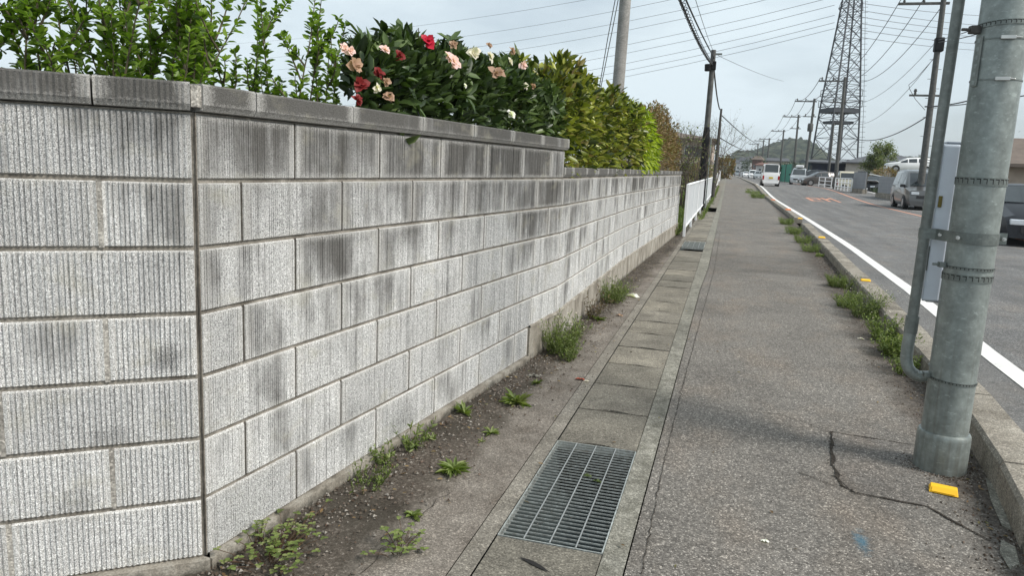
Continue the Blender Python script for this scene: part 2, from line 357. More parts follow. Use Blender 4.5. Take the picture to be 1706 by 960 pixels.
M['jshade'] = m_concrete('joint_shade_dirt', (.035, .03, .026), (.10, .09, .075), sc=20); M['mortarl'] = m_concrete('pointing_mortar', (.30, .28, .25), (.44, .42, .38), sc=12)
# ------------------------------------------------------------------ ground
YS = sorted(set([-4, -2, -1, 0]+[round(x*.5, 2) for x in range(1, 24)]+list(range(12, 80, 2))+list(range(80, 200, 8))+list(range(200, 421, 40))))
def interp(pts, y):
    ys = [p[0] for p in pts]; xs = [p[1] for p in pts]; return float(np.interp(y, ys, xs))
def strip(name, mat, lf, rt, dz, y0=-4, y1=420, kind='structure', thick=0):
    lf = lf if hasattr(lf, '__len__') else [(0, lf)]; rt = rt if hasattr(rt, '__len__') else [(0, rt)]
    ys = [y for y in YS if y0 < y < y1]; ys = [y0]+ys+[y1]; mb = MB(); vs = []
    for y in ys:
        z = zt(y)+dz; vs += [(interp(lf, y), y, z), (interp(rt, y), y, z)]
    mb.add(vs, [(2*i, 2*i+1, 2*i+3, 2*i+2) for i in range(len(ys)-1)])
    o = mb.build(name, mat); o['kind'] = kind; return o
mt, t, b = new_mat('field_ground'); g = NT(t); P = g.pos()
c = g.ramp(g.noise(P, .35, 6, .65), [(.3, (.045, .06, .022)), (.5, (.085, .085, .045)), (.7, (.13, .12, .085))])
c = g.mix(.7, c, g.ramp(g.noise(P, 14, 4, .7), [(.35, .6), (.65, 1.3)]), 'MULTIPLY')
g.l(c, b.inputs['Base Color']); b.inputs['Roughness'].default_value = 1; g.bump(b, g.noise(P, 9, 5), .6, .05); M['field'] = mt
mb = MB(); gy = [-6, 0, 10, 20, 30, 42, 46, 50, 54, 58, 62, 66, 70, 100, 200, 400, 1000, 3500]; gx = [-3500, -400, -60, -2.95, -2.94, 15.4, 15.41, 400, 3500]
mb.add([(x, y, zt(y)-(.07 if abs(x-6.23) > 9.175 else .36)) for y in gy for x in gx], [(j*9+i, j*9+i+1, (j+1)*9+i+1, (j+1)*9+i) for j in range(len(gy)-1) for i in range(8)])
mb.build('ground', M['field'])['kind'] = 'structure'
KL = [(0, .90), (2.2, 1.09), (3.1, 1.20), (3.8, 1.305), (4.8, 1.40), (6.5, 1.475), (9.4, 1.61), (13.1, 1.74), (20.7, 1.99), (28, 2.09), (45, 2.16), (75, 2.16), (420, 2.2)]
KR = [(y, x+.235) for y, x in KL]
WLL = [(-4, 1.9), (2, 2.02), (6.8, 2.13), (10.4, 2.30), (16.7, 2.46), (26, 2.54), (43, 2.60), (80, 2.62), (420, 2.62)]
WLR = [(y, x+.165) for y, x in WLL]
GX0, GX1, GX2, GX3, GX4 = -.795, -.717, -.317, -.240, -.235
strip('concrete_apron', M['apron'], [(-4, -3.0), (16.15, -3.0), (16.3, -.98), (420, -.98)], GX0-.002, 0)
strip('grass_ground', M['field'], [(-4, -3.0), (420, -3.0)], [(-4, -.98), (420, -.98)], -.02, y0=16.0)
strip('gutter_wall', M['gutter'], GX0+.002, GX1-.002, .001)
strip('gutter_edge', M['edge'], GX2+.002, [(0, -.238), (9, -.205), (11, -.165), (20, -.165), (420, -.165)], .001)
# gutter channel under lids and gratings
mb = MB(); 
for (x0, z0, x1, z1) in ((GX1, 0, GX1+.01, -.30), (GX1+.01, -.30, GX2-.01, -.30), (GX2-.01, -.30, GX2, 0)):
    ys = [y for y in YS if y <= 60]
    mb.add([p for y in ys for p in ((x0, y, z0+zt(y)-.003), (x1, y, z1+zt(y)-.003))], [(2*i, 2*i+1, 2*i+3, 2*i+2) for i in range(len(ys)-1)])
mb.build('drain_channel', flat('wet_channel', (.045, .058, .058), .6))['kind'] = 'structure'
for nm, xx in (('channel_joint', GX0), ('gutter_joint', GX1)):
    strip(nm, M['dark'], xx-.006, xx+.006, -.012)
strip('sidewalk', M['walk'], [(0, -.232), (9, -.199), (11, -.159), (20, -.159), (420, -.159)], KL, .004)
strip('road', M['road'], [(y, x-.02) for y, x in KR], [(-4, 10.9), (420, 11.9)], -.02)
strip('road_shoulder', M['soil'], [(-4, 10.9), (420, 11.9)], [(-4, 15.5), (420, 16)], -.030)
for nm, a, bb, mt in (('edge_line', WLL, WLR, M['white']), ('centre_line', [(-4, 7.30), (23, 7.40), (45, 7.71), (70, 7.95), (420, 8.05)], [(-4, 7.44), (23, 7.54), (45, 7.86), (70, 8.10), (420, 8.2)], M['orange']),
                      ('far_edge_line', [(-4, 10.3), (50, 10.5), (80, 10.9), (420, 11.2)], [(-4, 10.46), (50, 10.66), (80, 11.06), (420, 11.36)], M['white'])):
    strip(nm, mt, a, bb, -.015)
# orange warning characters and strokes painted in the lane
def stroke(mb, pts, w):
    for a, c2 in zip(pts[:-1], pts[1:]):
        a = np.array(a[:2]); c2 = np.array(c2[:2]); d = c2-a; d = d/np.linalg.norm(d); n2 = np.array([-d[1], d[0]])*w/2
        mb.add([(*(q), zt(q[1])-.012) for q in (a-n2, c2-n2, c2+n2, a+n2)], [(0, 1, 2, 3)])
mb = MB(); bx, by = 4.75, 45.5      # lane reading text laid long down the lane
for pts, w in (([(0, 6), (0, 0)], .25), ([(0, 6), (1.0, 6.0)], .6), ([(0, 3.2), (.9, 3.2)], .5), ([(1.0, 6), (1.0, 3.2)], .22), ([(1.5, 7), (1.5, .5)], .22), ([(1.5, 3.8), (2.2, 6.5)], .25), ([(2.3, 7.5), (2.3, 0)], .2), ([(0, 0), (.9, 0)], .5)):
    stroke(mb, [(bx+x*.62, by+y*.68) for x, y in pts], w*.75)
mb.build('lane_marking', M['orange'])['kind'] = 'structure'
# kerb: precast lengths butted with open joints, small gap after the third reflector
mb = MB(); y = -.5; k = 0
while y < 200:
    Lk = .6 if y < 60 else 6
    y2 = y+Lk-.012
    if not (21.6 < y < 24.0 or 3.0 > y+100):
        jit = (random.uniform(-.004, .004), random.uniform(-.004, .004)); hz = float(np.interp(y, [5, 11], [.145, .122]))+random.uniform(-.004, .004)
        pr = [(0, -.05), (.008, hz-.02), (.024, hz), (.21, hz+.0), (.228, hz-.018), (.235, -.05)]
        vs = []
        for yy in (y, y2):
            x0 = interp(KL, yy)+jit[0]
            vs += [(x0+a, yy, zt(yy)+c2) for a, c2 in pr]
        mb.add(vs, [(i, i+1, i+7, i+6) for i in range(5)]+[(5, 4, 3, 2, 1, 0), (6, 7, 8, 9, 10, 11)], random.random()+.01)
    y += Lk; k += 1
mb.build('kerb', M['kerb'])['kind'] = 'structure'
# cracks cut in the footway
def crack(pxs, w, name='pavement_crack', sub=10, jag=.012, mat=None, dz=.008):
    pts = [G(*p)[:2] for p in pxs]; P2 = []
    for a, c2 in zip(pts[:-1], pts[1:]):
        n_ = max(2, int(np.linalg.norm(c2-a)*sub*2))
        for i in range(n_): P2.append(a+(c2-a)*i/n_+rng.normal(0, jag, 2)*(i > 0))
    P2.append(pts[-1]); mb = MB(); vs = []
    for i, p in enumerate(P2):
        d = P2[min(i+1, len(P2)-1)]-P2[max(i-1, 0)]; d = d/(np.linalg.norm(d)+1e-9); n2 = np.array([-d[1], d[0]])
        ww = w*random.uniform(.12, .62)/2
        vs += [(*(p-n2*ww), dz+zt(p[1])), (*(p+n2*ww), dz+zt(p[1]))]
    mb.add(vs, [(2*i, 2*i+1, 2*i+3, 2*i+2) for i in range(len(P2)-1)])
    for i in range(int(len(P2)*4)):        # crumbled bits along the crack
        p = P2[rng.integers(0, len(P2))]+rng.normal(0, w*.30, 2); r_ = w*random.uniform(.04, .15)+.001; n_ = 5; a0 = random.random()*6
        mb.add([(p[0]+r_*math.cos(a0+k*1.2566)*random.uniform(.6, 1.3), p[1]+r_*math.sin(a0+k*1.2566)*random.uniform(.6, 1.3), dz+.0006+zt(p[1])) for k in range(n_)], [tuple(range(n_))])
    o = mb.build(name, mat or M['crackm']); o['kind'] = 'structure'; return o
M['crackm'] = m_concrete('crack_dirt', (.018, .015, .012), (.055, .046, .036), sc=30)
pts = [G(*p) for p in [(1384, 722), (1392, 795), (1420, 822), (1545, 846), (1560, 800), (1530, 745)]]
mb = MB(); mb.add([(p[0], p[1], .0065) for p in pts], [tuple(range(len(pts)))]); mb.build('asphalt_patch', M['patch'])['kind'] = 'structure'
crack([(1530, 745), (1384, 722)], .020, jag=.004); crack([(1384, 722), (1388, 770), (1394, 798)], .038, jag=.006); crack([(1394, 798), (1402, 812), (1430, 826), (1545, 847), (1600, 878), (1650, 905)], .026, jag=.004)
crack([(1384, 722), (1300, 692), (1225, 688), (1140, 672)], .007); crack([(1115, 575), (1200, 590), (1330, 600)], .004); crack([(1190, 505), (1290, 513), (1370, 520)], .006)
crack([(1190, 455), (1260, 462), (1360, 470)], .010); crack([(1195, 421), (1250, 424), (1365, 428)], .02); crack([(1205, 383), (1300, 388)], .03)
crack([(1068, 960), (1100, 800), (1136, 650), (1160, 560), (1190, 450), (1200, 385)], .007, jag=.0025, sub=16)
crack([(1330, 790), (1390, 812)], .010)
for a in ([(1290, 385), (1500, 398)], [(1395, 395), (1480, 402), (1600, 405)]): crack(a, .03, dz=-.014)
crack([(638, 742), (622, 770), (612, 790)], .008, mat=M['edge'], dz=.006)
crack([(600, 960), (700, 865), (745, 815)], .008, dz=.006)
for pg in ([(1640, 800), (1662, 812), (1672, 850), (1683, 888), (1668, 880), (1650, 840)], [(1668, 905), (1690, 915), (1698, 945), (1680, 950), (1664, 925)]):
    pts = [G(*q)+np.array([random.uniform(-.004, .004), random.uniform(-.004, .004), 0]) for q in pg]; mb = MB(); mb.add([(q[0], q[1], .011) for q in pts]+[(q[0]*1.001+.002, q[1]-.003, .004) for q in pts], [tuple(range(6 if len(pts) == 6 else 5))]+[(i, (i+1) % len(pts), (i+1) % len(pts)+len(pts), i+len(pts)) for i in range(len(pts))]); mb.build('mortar_spill', M['edge'])['kind'] = 'structure'
# ------------------------------------------------------------------ block wall
z6 = .2455
PA = G(341, 832, z6)[:2]; PB = G(927, 521, z6)[:2]; PL = G(0, 875, z6)[:2]
PC1 = np.array([-1.172, 9.42]); PC2 = G(1129, 372, z6)[:2]
PLx = PA+(PL-PA)/np.linalg.norm(PL-PA)*2.3
class Path:
    def __init__(s, pts):
        s.p = [np.array(q, float) for q in pts]; s.c = [0]
        for a, c2 in zip(s.p[:-1], s.p[1:]): s.c.append(s.c[-1]+np.linalg.norm(c2-a))
    def at(s, u, off=0.0):
        i = max(0, min(len(s.p)-2, int(np.searchsorted(s.c, u, 'right'))-1)); d = (s.p[i+1]-s.p[i])/(s.c[i+1]-s.c[i]); nn = np.array([d[1], -d[0]])
        return s.p[i]+d*(u-s.c[i])+nn*off
RW = Path([PA, PB, PC1, PC2]); LW = Path([PLx, PA]); UB = RW.c[1]; UE = RW.c[-1]; LL = LW.c[-1]
CH, ZB = .2075, .038
class UVMB(MB):
    def __init__(s): super().__init__(); s.t = []; s.t2 = []
    def addu(s, vs, uvs, fs, a):
        s.add(vs, fs, a); s.t.extend(uvs); q = np.array(uvs, float); lo = q.min(0); hi = q.max(0)
        e = np.minimum((q[:, 0]-lo[0]), (hi[0]-q[:, 0])); s.t2.extend([(float(a_), float(b_)) for a_, b_ in zip(q[:, 0]-lo[0], hi[0]-q[:, 0])])
    def buildu(s, name, mat, parent):
        o = s.build(name, mat, parent); me = o.data; uvl = me.uv_layers.new(name='UVMap')
        idx = np.zeros(len(me.loops), np.int32); me.loops.foreach_get('vertex_index', idx)
        uvl.data.foreach_set('uv', np.array(s.t, np.float32)[idx].ravel())
        u2 = me.uv_layers.new(name='edge'); u2.data.foreach_set('uv', np.array(s.t2, np.float32)[idx].ravel()); return o
def block(mb, path, u0, u1, z0, z1, pitch, dep, usign, uoff, rec=.011, out=0.0):
    """one split-faced block: ribbed front, chamfered arrises, returns into the joint"""
    g_ = .0058; u0 += .0048; u1 -= .0048; z0 += g_; z1 -= g_
    prof = [(u0, -rec), (u0+.003, -.002)]
    ph = random.random()*pitch; u = u0+.012-ph
    while u < u1-.012:
        for f, d in ((0, 0), (.40, 0), (.52, -1), (.88, -1)):
            uu = u+f*pitch
            if u0+.010 < uu < u1-.010: prof.append((uu, d*dep*random.uniform(.6, 1.25)+random.uniform(-.0007, .0007)))
        u += pitch*random.uniform(.82, 1.18)
    prof += [(u1-.003, -.002), (u1, -rec)]; n_ = len(prof); vs = []; uv = []
    for z, sc, rr in ((z0, 0, 1), (z0+.004, 1, 0), (z1-.005, 1, 0), (z1, 0, 1)):
        for (uu, d) in prof:
            dd = (d if not rr else -rec)+out
            x, y = path.at(uu, dd); vs.append((x, y, z)); uv.append((uoff+usign*uu, z/1.6))
    fs = [(r*n_+i, r*n_+i+1, (r+1)*n_+i+1, (r+1)*n_+i) for r in range(3) for i in range(n_-1)]
    mb.addu(vs, uv, fs, random.random()*.98+.01)
wall = empty('block_wall', (PA[0], PA[1], 0), label='grey split-face concrete block wall with mould-stained coping and angled corner', cat='wall')
wall.location = (0, 0, 0)
mb = UVMB(); BLK = .5745
for r in range(7):
    z0 = ZB+r*CH; z1 = z0+CH
    first = .478 if r % 2 == 0 else .200
    ulim = UE if r < 6 else UB
    js = [0.0065]+[first+BLK*k for k in range(60) if first+BLK*k < ulim-.06]+[ulim]
    for i, (a, c2) in enumerate(zip(js[:-1], js[1:])):
        if r == 0 and a > 3.02: break
        if r == 0 and c2 > 3.02: c2 = 3.03
        if a < UB < c2 and r < 6 and False: pass
        block(mb, RW, a, c2, z0, z1, .0110, .0024, 1, 0)
    # left return
    f2 = .546 if r % 2 == 0 else .2635
    js = [0.0]+[f2+BLK*k for k in range(5) if f2+BLK*k < 2.2]+[2.3]
    if r == 6: js = [0.0, .60, 1.2, 1.8, 2.3]
    js[0] = .0055
    for a, c2 in zip(js[:-1], js[1:]): block(mb, LW, LL-c2, LL-a, z0, z1, .0150, .0052, -1, 40)
mb.buildu('block_courses', M['block'], wall)
# dark strips painting shade and dirt into the upright joints and the corner joint
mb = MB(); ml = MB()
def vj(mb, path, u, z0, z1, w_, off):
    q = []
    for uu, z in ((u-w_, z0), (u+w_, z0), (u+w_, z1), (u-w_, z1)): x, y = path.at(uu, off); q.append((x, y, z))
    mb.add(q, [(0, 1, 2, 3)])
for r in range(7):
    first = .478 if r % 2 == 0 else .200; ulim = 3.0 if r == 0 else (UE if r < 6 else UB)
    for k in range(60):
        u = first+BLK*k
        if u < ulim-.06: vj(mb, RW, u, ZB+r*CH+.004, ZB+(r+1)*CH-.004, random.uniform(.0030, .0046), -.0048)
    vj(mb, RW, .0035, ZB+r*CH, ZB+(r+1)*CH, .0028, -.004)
    f2 = .546 if r % 2 == 0 else .2635
    if r < 6:
        for k in range(4): vj(ml, LW, LL-f2-BLK*k, ZB+r*CH+.003, ZB+(r+1)*CH-.003, .0075, -.0030)
mb.build('joint_shade_dirt', M['jshade'], wall); ml.build('pointing', M['mortarl'], wall)
# mortar bed and wall core
def slab(mb, path, us, z0, z1, o0, o1, top=True):
    vs = []
    for u in us:
        for o_, z in ((o0, z0), (o0, z1), (o1, z1), (o1, z0)):
            x, y = path.at(u, o_); vs.append((x, y, z))
    n_ = len(us); fs = [(4*i+k, 4*(i+1)+k, 4*(i+1)+(k+1) % 4, 4*i+(k+1) % 4) for i in range(n_-1) for k in range(4)]
    fs += [(0, 1, 2, 3), tuple(4*(n_-1)+k for k in (3, 2, 1, 0))]; mb.add(vs, fs)
mb = MB()
slab(mb, RW, [0, UB-.001], ZB+.001, ZB+7*CH-.001, -.0100, -.12)
slab(mb, RW, [UB+.001, RW.c[2], UE-.004], ZB+.001, ZB+6*CH+.008, -.0100, -.12)
slab(mb, LW, [0, LL+.004], ZB+.001, ZB+7*CH-.001, -.0100, -.12)
for u, hh in ((UB-.003, 7*CH),): pass
mb.build('mortar', M['mortar'], wall)
# coping
def coping(mb, path, js, z0, z1, ov, usign, uoff, ribs=False, thick=.17):
    for a, c2 in zip(js[:-1], js[1:]):
        a2, b2 = a+.003, c2-.003; dz = random.uniform(-.002, .002)
        nu = max(2, int((b2-a2)/(.0075 if ribs else .03))); us = np.linspace(a2, b2, nu); vs = []; uv = []
        prof = [(-.004, z0), (ov-.012, z0+.002), (ov, z0+.020), (ov, z1-.006), (ov-.006, z1), (-thick, z1), (-thick, z0)]
        for i, u in enumerate(us):
            rb = (-.003 if (i % 2 and ribs) else 0)+random.uniform(-.001, .001)
            for k, (o_, z) in enumerate(prof):
                x, y = path.at(u, o_+(rb if k in (2, 3) else 0)); vs.append((x, y, z+(dz if k > 2 else 0))); uv.append((uoff+usign*u, min(1, z/1.6)))
        m_ = len(prof); fs = [(m_*i+k, m_*(i+1)+k, m_*(i+1)+(k+1) % m_, m_*i+(k+1) % m_) for i in range(nu-1) for k in range(m_)]
        fs += [tuple(range(m_)), tuple(m_*(nu-1)+k for k in range(m_-1, -1, -1))]
        mb.addu(vs, uv, fs, random.random()*.98+.01)
ZT = ZB+7*CH
mb = UVMB()
coping(mb, RW, [0.008, .244, .806, 1.383, 1.958, 2.52, 3.07, UB+.02], ZT+.002, 1.575, .026, 1, 0)
coping(mb, LW, [LL-2.25, LL-1.95, LL-1.39, LL-.835, LL-.268, LL-.008], ZT+.002, 1.575, .026, -1, 40, ribs=True)
mb.buildu('coping', M['cap'], wall)
mb = MB(); x, y = PA; d1 = RW.at(0, 1)-PA; d2 = LW.at(LL, 1)-PA; bis = (d1+d2)/np.linalg.norm(d1+d2)
p0 = PA-bis*.16; pts = [PA+d2*.020+(PLx-PA)/2.3*.009, PA+bis*.0235, PA+d1*.020+(PB-PA)/UB*.009, p0]
mb.add([(*q, z) for z in (ZT+.014, 1.568) for q in pts], [(0, 1, 5, 4), (1, 2, 6, 5), (2, 3, 7, 6), (3, 0, 4, 7), (4, 5, 6, 7), (3, 2, 1, 0)])
mb.build('corner_mortar', M['mortarl'], wall)
mb = UVMB(); js = [UB-.02]+[UB+.30+.575*k for k in range(40) if UB+.30+.575*k < UE-.1]+[UE+.01]
coping(mb, RW, js, ZB+6*CH+.010, 1.366, .012, 1, 0, thick=.14)
mb.buildu('low_coping', M['cap'], wall)
# footing
mb = MB(); slab(mb, RW, [0, .9, 1.8, 3.02], -.10, ZB+.002, .026, -.12); slab(mb, LW, [0, LL+.012], -.10, ZB+.002, .026, -.12)
js = [3.045, 3.45, 3.78]+[3.78+.6*k for k in range(1, 40) if 3.78+.6*k < UE]+[UE]
for a, c2 in zip(js[:-1], js[1:]): slab(mb, RW, [a+.004, min(c2-.004, UE)], -.10, z6-.002-random.uniform(0, .006), .004+random.uniform(0, .003), -.12)
# lime-washed lip on the top of the footing
us = np.arange(3.05, UE, .05); vs = []
for u in us:
    w_ = .010+.012*abs(math.sin(u*3.1))*random.random(); h_ = random.uniform(.004, .016)
    for o_, z in ((.0, z6-.006), (w_, z6-.004), (w_*.8, z6+h_), (-.004, z6+h_+.003)):
        x, y = RW.at(u, o_); vs.append((x, y, z))
mb.add(vs, [(4*i+k, 4*(i+1)+k, 4*(i+1)+k+1, 4*i+k+1) for i in range(len(us)-1) for k in range(3)])
mb.build('footing', M['footing'], wall)

# ------------------------------------------------------------------ gutter lids and gratings
def lid_mesh(Ln):
    mb = MB(); hw = .1965; nx = 14; dz0 = -.05
    # plan outline with a finger notch in the middle of each end
    top = []
    for i in range(nx+1):
        x = -hw+2*hw*i/nx; nt_ = .024*max(0, 1-(abs(x+.01)/.10)**2)
        top.append((x, -Ln/2+nt_))
    top2 = [(-q[0], Ln/2) for q in top]
    ol = top+top2; n_ = len(ol)
    mb.add([(*q, 0) for q in ol]+[(*q, dz0) for q in ol], [tuple(range(n_))]+[(i+n_, (i+1) % n_+n_, (i+1) % n_, i) for i in range(n_)])
    return mb
lx = (GX1+GX2)/2+.002
proto = None; gy0, gy1 = 2.497, 3.535
def place_lid(yc, Ln, label, tilt):
    global proto
    if proto is None or abs(Ln-.530) > .01:
        o = lid_mesh(Ln).build('gutter_lid', M['lid'])
        if abs(Ln-.530) < .01: proto = o
    else:
        o = proto.copy(); COL.objects.link(o)
    o.location = (lx, yc, zt(yc)+.002+random.uniform(-.003, .004)); o.rotation_euler = (tilt, random.uniform(-.006, .006), 0)
    tag(o, label, 'drain lid', 'concrete lids over the roadside gutter')
P_ = .5435; k = 0; y = gy1; slot_lid = None
while y < 30:
    if 13.35 < y+P_ and y < 15.05 and False: pass
    c_ = y+P_/2
    if 13.3 <= y < 14.85: y += P_*.999; continue
    if k < 40: place_lid(c_, .530, f'concrete gutter lid with finger notch, {ORD[k]} beyond the near steel grating', random.uniform(-.006, .006))
    k += 1; y += P_
yy0 = gy1+P_*19
for q in range(3): place_lid(gy0-P_/2-q*P_, .530, ['concrete gutter lid with open finger slot on the near side of the steel grating', 'concrete gutter lid one before the slotted lid by the near grating', 'concrete gutter lid two before the slotted lid by the near grating'][q], 0)
strip('gutter_cover', M['lid'], GX1+.006, GX2-.004, .0, y0=30.2, y1=420)
mb = MB(); ts = np.linspace(-1, 1, 14); mb.add([(lx-.015+t*.062, 2.335-.03*t+.017*(1-t*t)*s2+.0, .0055) for s2 in (1, -.35) for t in ts], [(i, i+1, 15+i, 14+i) for i in range(13)])
o = mb.build('finger_slot', M['dark']); sl0 = [q for q in bpy.data.objects if 'open finger slot' in q.get('label', '')][0]; sl0.rotation_euler = (0, 0, 0); o.parent = sl0; o.location = -sl0.location; o.location[2] += .002
def grating(yc, Ln, label):
    o = empty('steel_grating', (lx, yc, .004), label=label, cat='drain grating')
    o['group'] = 'steel gratings over the roadside gutter'
    hw = .196; f = MB()
    for x in (-hw, hw): f.box(x-.0025, x+.0025, -Ln/2, Ln/2, -.032, .001)
    for y in (-Ln/2, Ln/2): f.box(-hw-.0025, hw+.0025, y-.0025, y+.0025, -.034, .000)
    f.build('frame', M['grate'], o)
    c_ = MB(); n_ = int(Ln/.031)
    for i in range(1, n_):
        y = -Ln/2+Ln*i/n_; c_.box(-hw+.0026, hw-.0026, y-.0012, y+.0012, -.007, -.001)
    c_.build('cross_bars', M['grate'], o)
    l_ = MB()
    for i in range(1, 4):
        x = -hw+2*hw*i/4; l_.tube([(x, -Ln/2+.003, .0005), (x, Ln/2-.003, .0005)], .0034, 6)
    l_.build('long_rods', M['bright'], o); return o
grating((gy0+gy1)/2, 1.03, 'long galvanised steel grating over the gutter beside the near wall section')
grating(14.55, 1.30, 'small far steel grating in the gutter near the white fence end')

# ------------------------------------------------------------------ leaves and plants
def leaves(P, D, S, wid=.45, fold=.25, curl=.12, n_jit=.6, up=None):
    """P (n,3) leaf bases, D (n,3) directions, S (n) lengths -> V, F"""
    n = len(P); D = D/np.linalg.norm(D, axis=1, keepdims=True)
    upv = np.tile(np.array([0, 0, 1.0]), (n, 1))+rng.normal(0, n_jit, (n, 3)) if up is None else up
    X = np.cross(D, upv); X /= (np.linalg.norm(X, axis=1, keepdims=True)+1e-9); Nn = np.cross(X, D)
    S = S[:, None]; w = S*wid/2
    b = P; t = P+D*S-Nn*S*curl
    l1 = P+D*S*.30+X*w*.9+Nn*w*fold; l2 = P+D*S*.68+X*w*.82+Nn*(w*fold-S*curl*.35)
    r1 = P+D*S*.30-X*w*.9+Nn*w*fold; r2 = P+D*S*.68-X*w*.82+Nn*(w*fold-S*curl*.35)
    V = np.stack([b, l1, l2, t, r2, r1], 1).reshape(-1, 3)
    i = np.arange(n)[:, None]*6
    F = np.concatenate([np.concatenate([i, i+3, i+2, i+1], 1), np.concatenate([i, i+5, i+4, i+3], 1)])
    return V, F
def leaf_obj(name, parts, mat, parent):
    V = []; F = []; R = []; o = 0
    for (v, f, r) in parts: V.append(v); F.append(f+o); R.append(r); o += len(v)
    return mesh_np(name, np.concatenate(V), np.concatenate(F), mat, parent, np.concatenate(R))
def rr(n, lo=0, hi=1): q = rng.uniform(lo, hi, n); return np.concatenate([q, q])
M['holly'] = m_leaf('small_green_leaves', [(.035, .065, .010), (.10, .17, .02), (.17, .27, .032), (.26, .37, .06)], .40, .35)
M['camel'] = m_leaf('camellia_leaves', [(.014, .024, .010), (.024, .042, .013), (.042, .072, .020), (.080, .125, .035), (.13, .18, .06)], .40, .15, .45)
M['laurel'] = m_leaf('laurel_leaves', [(.025, .042, .010), (.075, .10, .016), (.18, .21, .03), (.34, .36, .055), (.14, .10, .035)], .33, .22)
M['lime'] = m_leaf('lime_leaves', [(.06, .09, .012), (.20, .27, .02), (.38, .46, .035), (.50, .56, .06)], .4, .3)
M['brownl'] = m_leaf('brown_foliage', [(.12, .07, .03), (.21, .13, .055), (.24, .17, .07), (.15, .16, .05)], .6, .2)
M['weed'] = m_leaf('weed_leaves', [(.07, .10, .022), (.13, .18, .04), (.20, .26, .07), (.26, .28, .12)], .5, .3)
M['weedd'] = m_leaf('dry_weed', [(.10, .06, .035), (.14, .09, .04), (.10, .11, .04), (.07, .035, .025)], .6, .2)
M['soft'] = m_leaf('soft_tree_leaves', [(.05, .08, .02), (.10, .14, .03), (.16, .19, .05), (.19, .19, .08)], .5, .3)
M['darkl'] = m_leaf('dark_tree_leaves', [(.02, .035, .015), (.035, .06, .02), (.06, .09, .03)], .5, .15)
def petalm(nm, c): return m_leaf(nm, [c, [min(1, x*1.15) for x in c]], .5, .25, .3)
M['red'] = petalm('red_petals', (.50, .02, .05)); M['pink'] = petalm('pink_petals', (.78, .56, .55)); M['cream'] = petalm('cream_petals', (.74, .68, .60)); M['fade'] = petalm('withered_petals', (.42, .27, .19))
M['whitep'] = petalm('white_petals', (.85, .83, .80)); M['dred'] = petalm('dark_red_petals', (.20, .02, .02))

# upright small-leaved shrub behind the left part of the wall
DL = (PA-PLx)/np.linalg.norm(PA-PLx)
sh = empty('upright_shrub', (PA[0]-.5, PA[1]+.3, 0), label='small-leaved green shrub with upright whippy shoots behind the left wall corner', cat='shrub'); sl_ = sh.location.copy(); sh.location = (0, 0, 0)
tw = MB(); parts = []
def shoot(p, d, ln, leaf=.030, start=.1, dens=150, side=.0, bend=.25):
    p = np.array(p, float); d = _n(d); pts = [p]; step = ln/12; bd = rng.normal(0, bend, 3)*.25
    for i in range(12):
        d = _n(d+bd*.22+rng.normal(0, .05, 3)+np.array([0, 0, .05])); pts.append(pts[-1]+d*step)
    tw.tube(pts, [.0045*(1-.8*i/12)+.0008 for i in range(13)], 5)
    n_ = int(dens*ln*(1-start)); t_ = rng.uniform(start, 1, n_)**.9; t_ = np.concatenate([t_, np.ones(5)]); n_ += 5
    idx = np.minimum((t_*12).astype(int), 11); fr = t_*12-idx; A = np.array(pts)
    B = A[idx]+(A[idx+1]-A[idx])*fr[:, None]; ax = A[idx+1]-A[idx]; ax /= np.linalg.norm(ax, axis=1, keepdims=True)
    rv = rng.normal(0, 1, (n_, 3)); rv -= ax*(rv*ax).sum(1, keepdims=True); rv /= np.linalg.norm(rv, axis=1, keepdims=True)
    Dv = rv+ax*rng.uniform(.3, 1.1, (n_, 1))
    S_ = rng.uniform(.6, 1.25, n_)*leaf*(1.1-.25*t_)
    v, f = leaves(B+rv*.003, Dv, S_, .55, .35, .10, .5); parts.append((v, f, rr(n_)**np.concatenate([1.3-.6*t_, 1.3-.6*t_])))
    return pts
def shrub_line(px, back):        # foot of a shoot standing behind the wall, seen at column px
    Pq = onLine((px, 110), PLx-_n([DL[1], -DL[0]])*back, PA-_n([DL[1], -DL[0]])*back) if px < 300 else onLine((px, 130), PA+np.array([-back, .1]), PB+np.array([-back, 0]))
    return Pq[0]
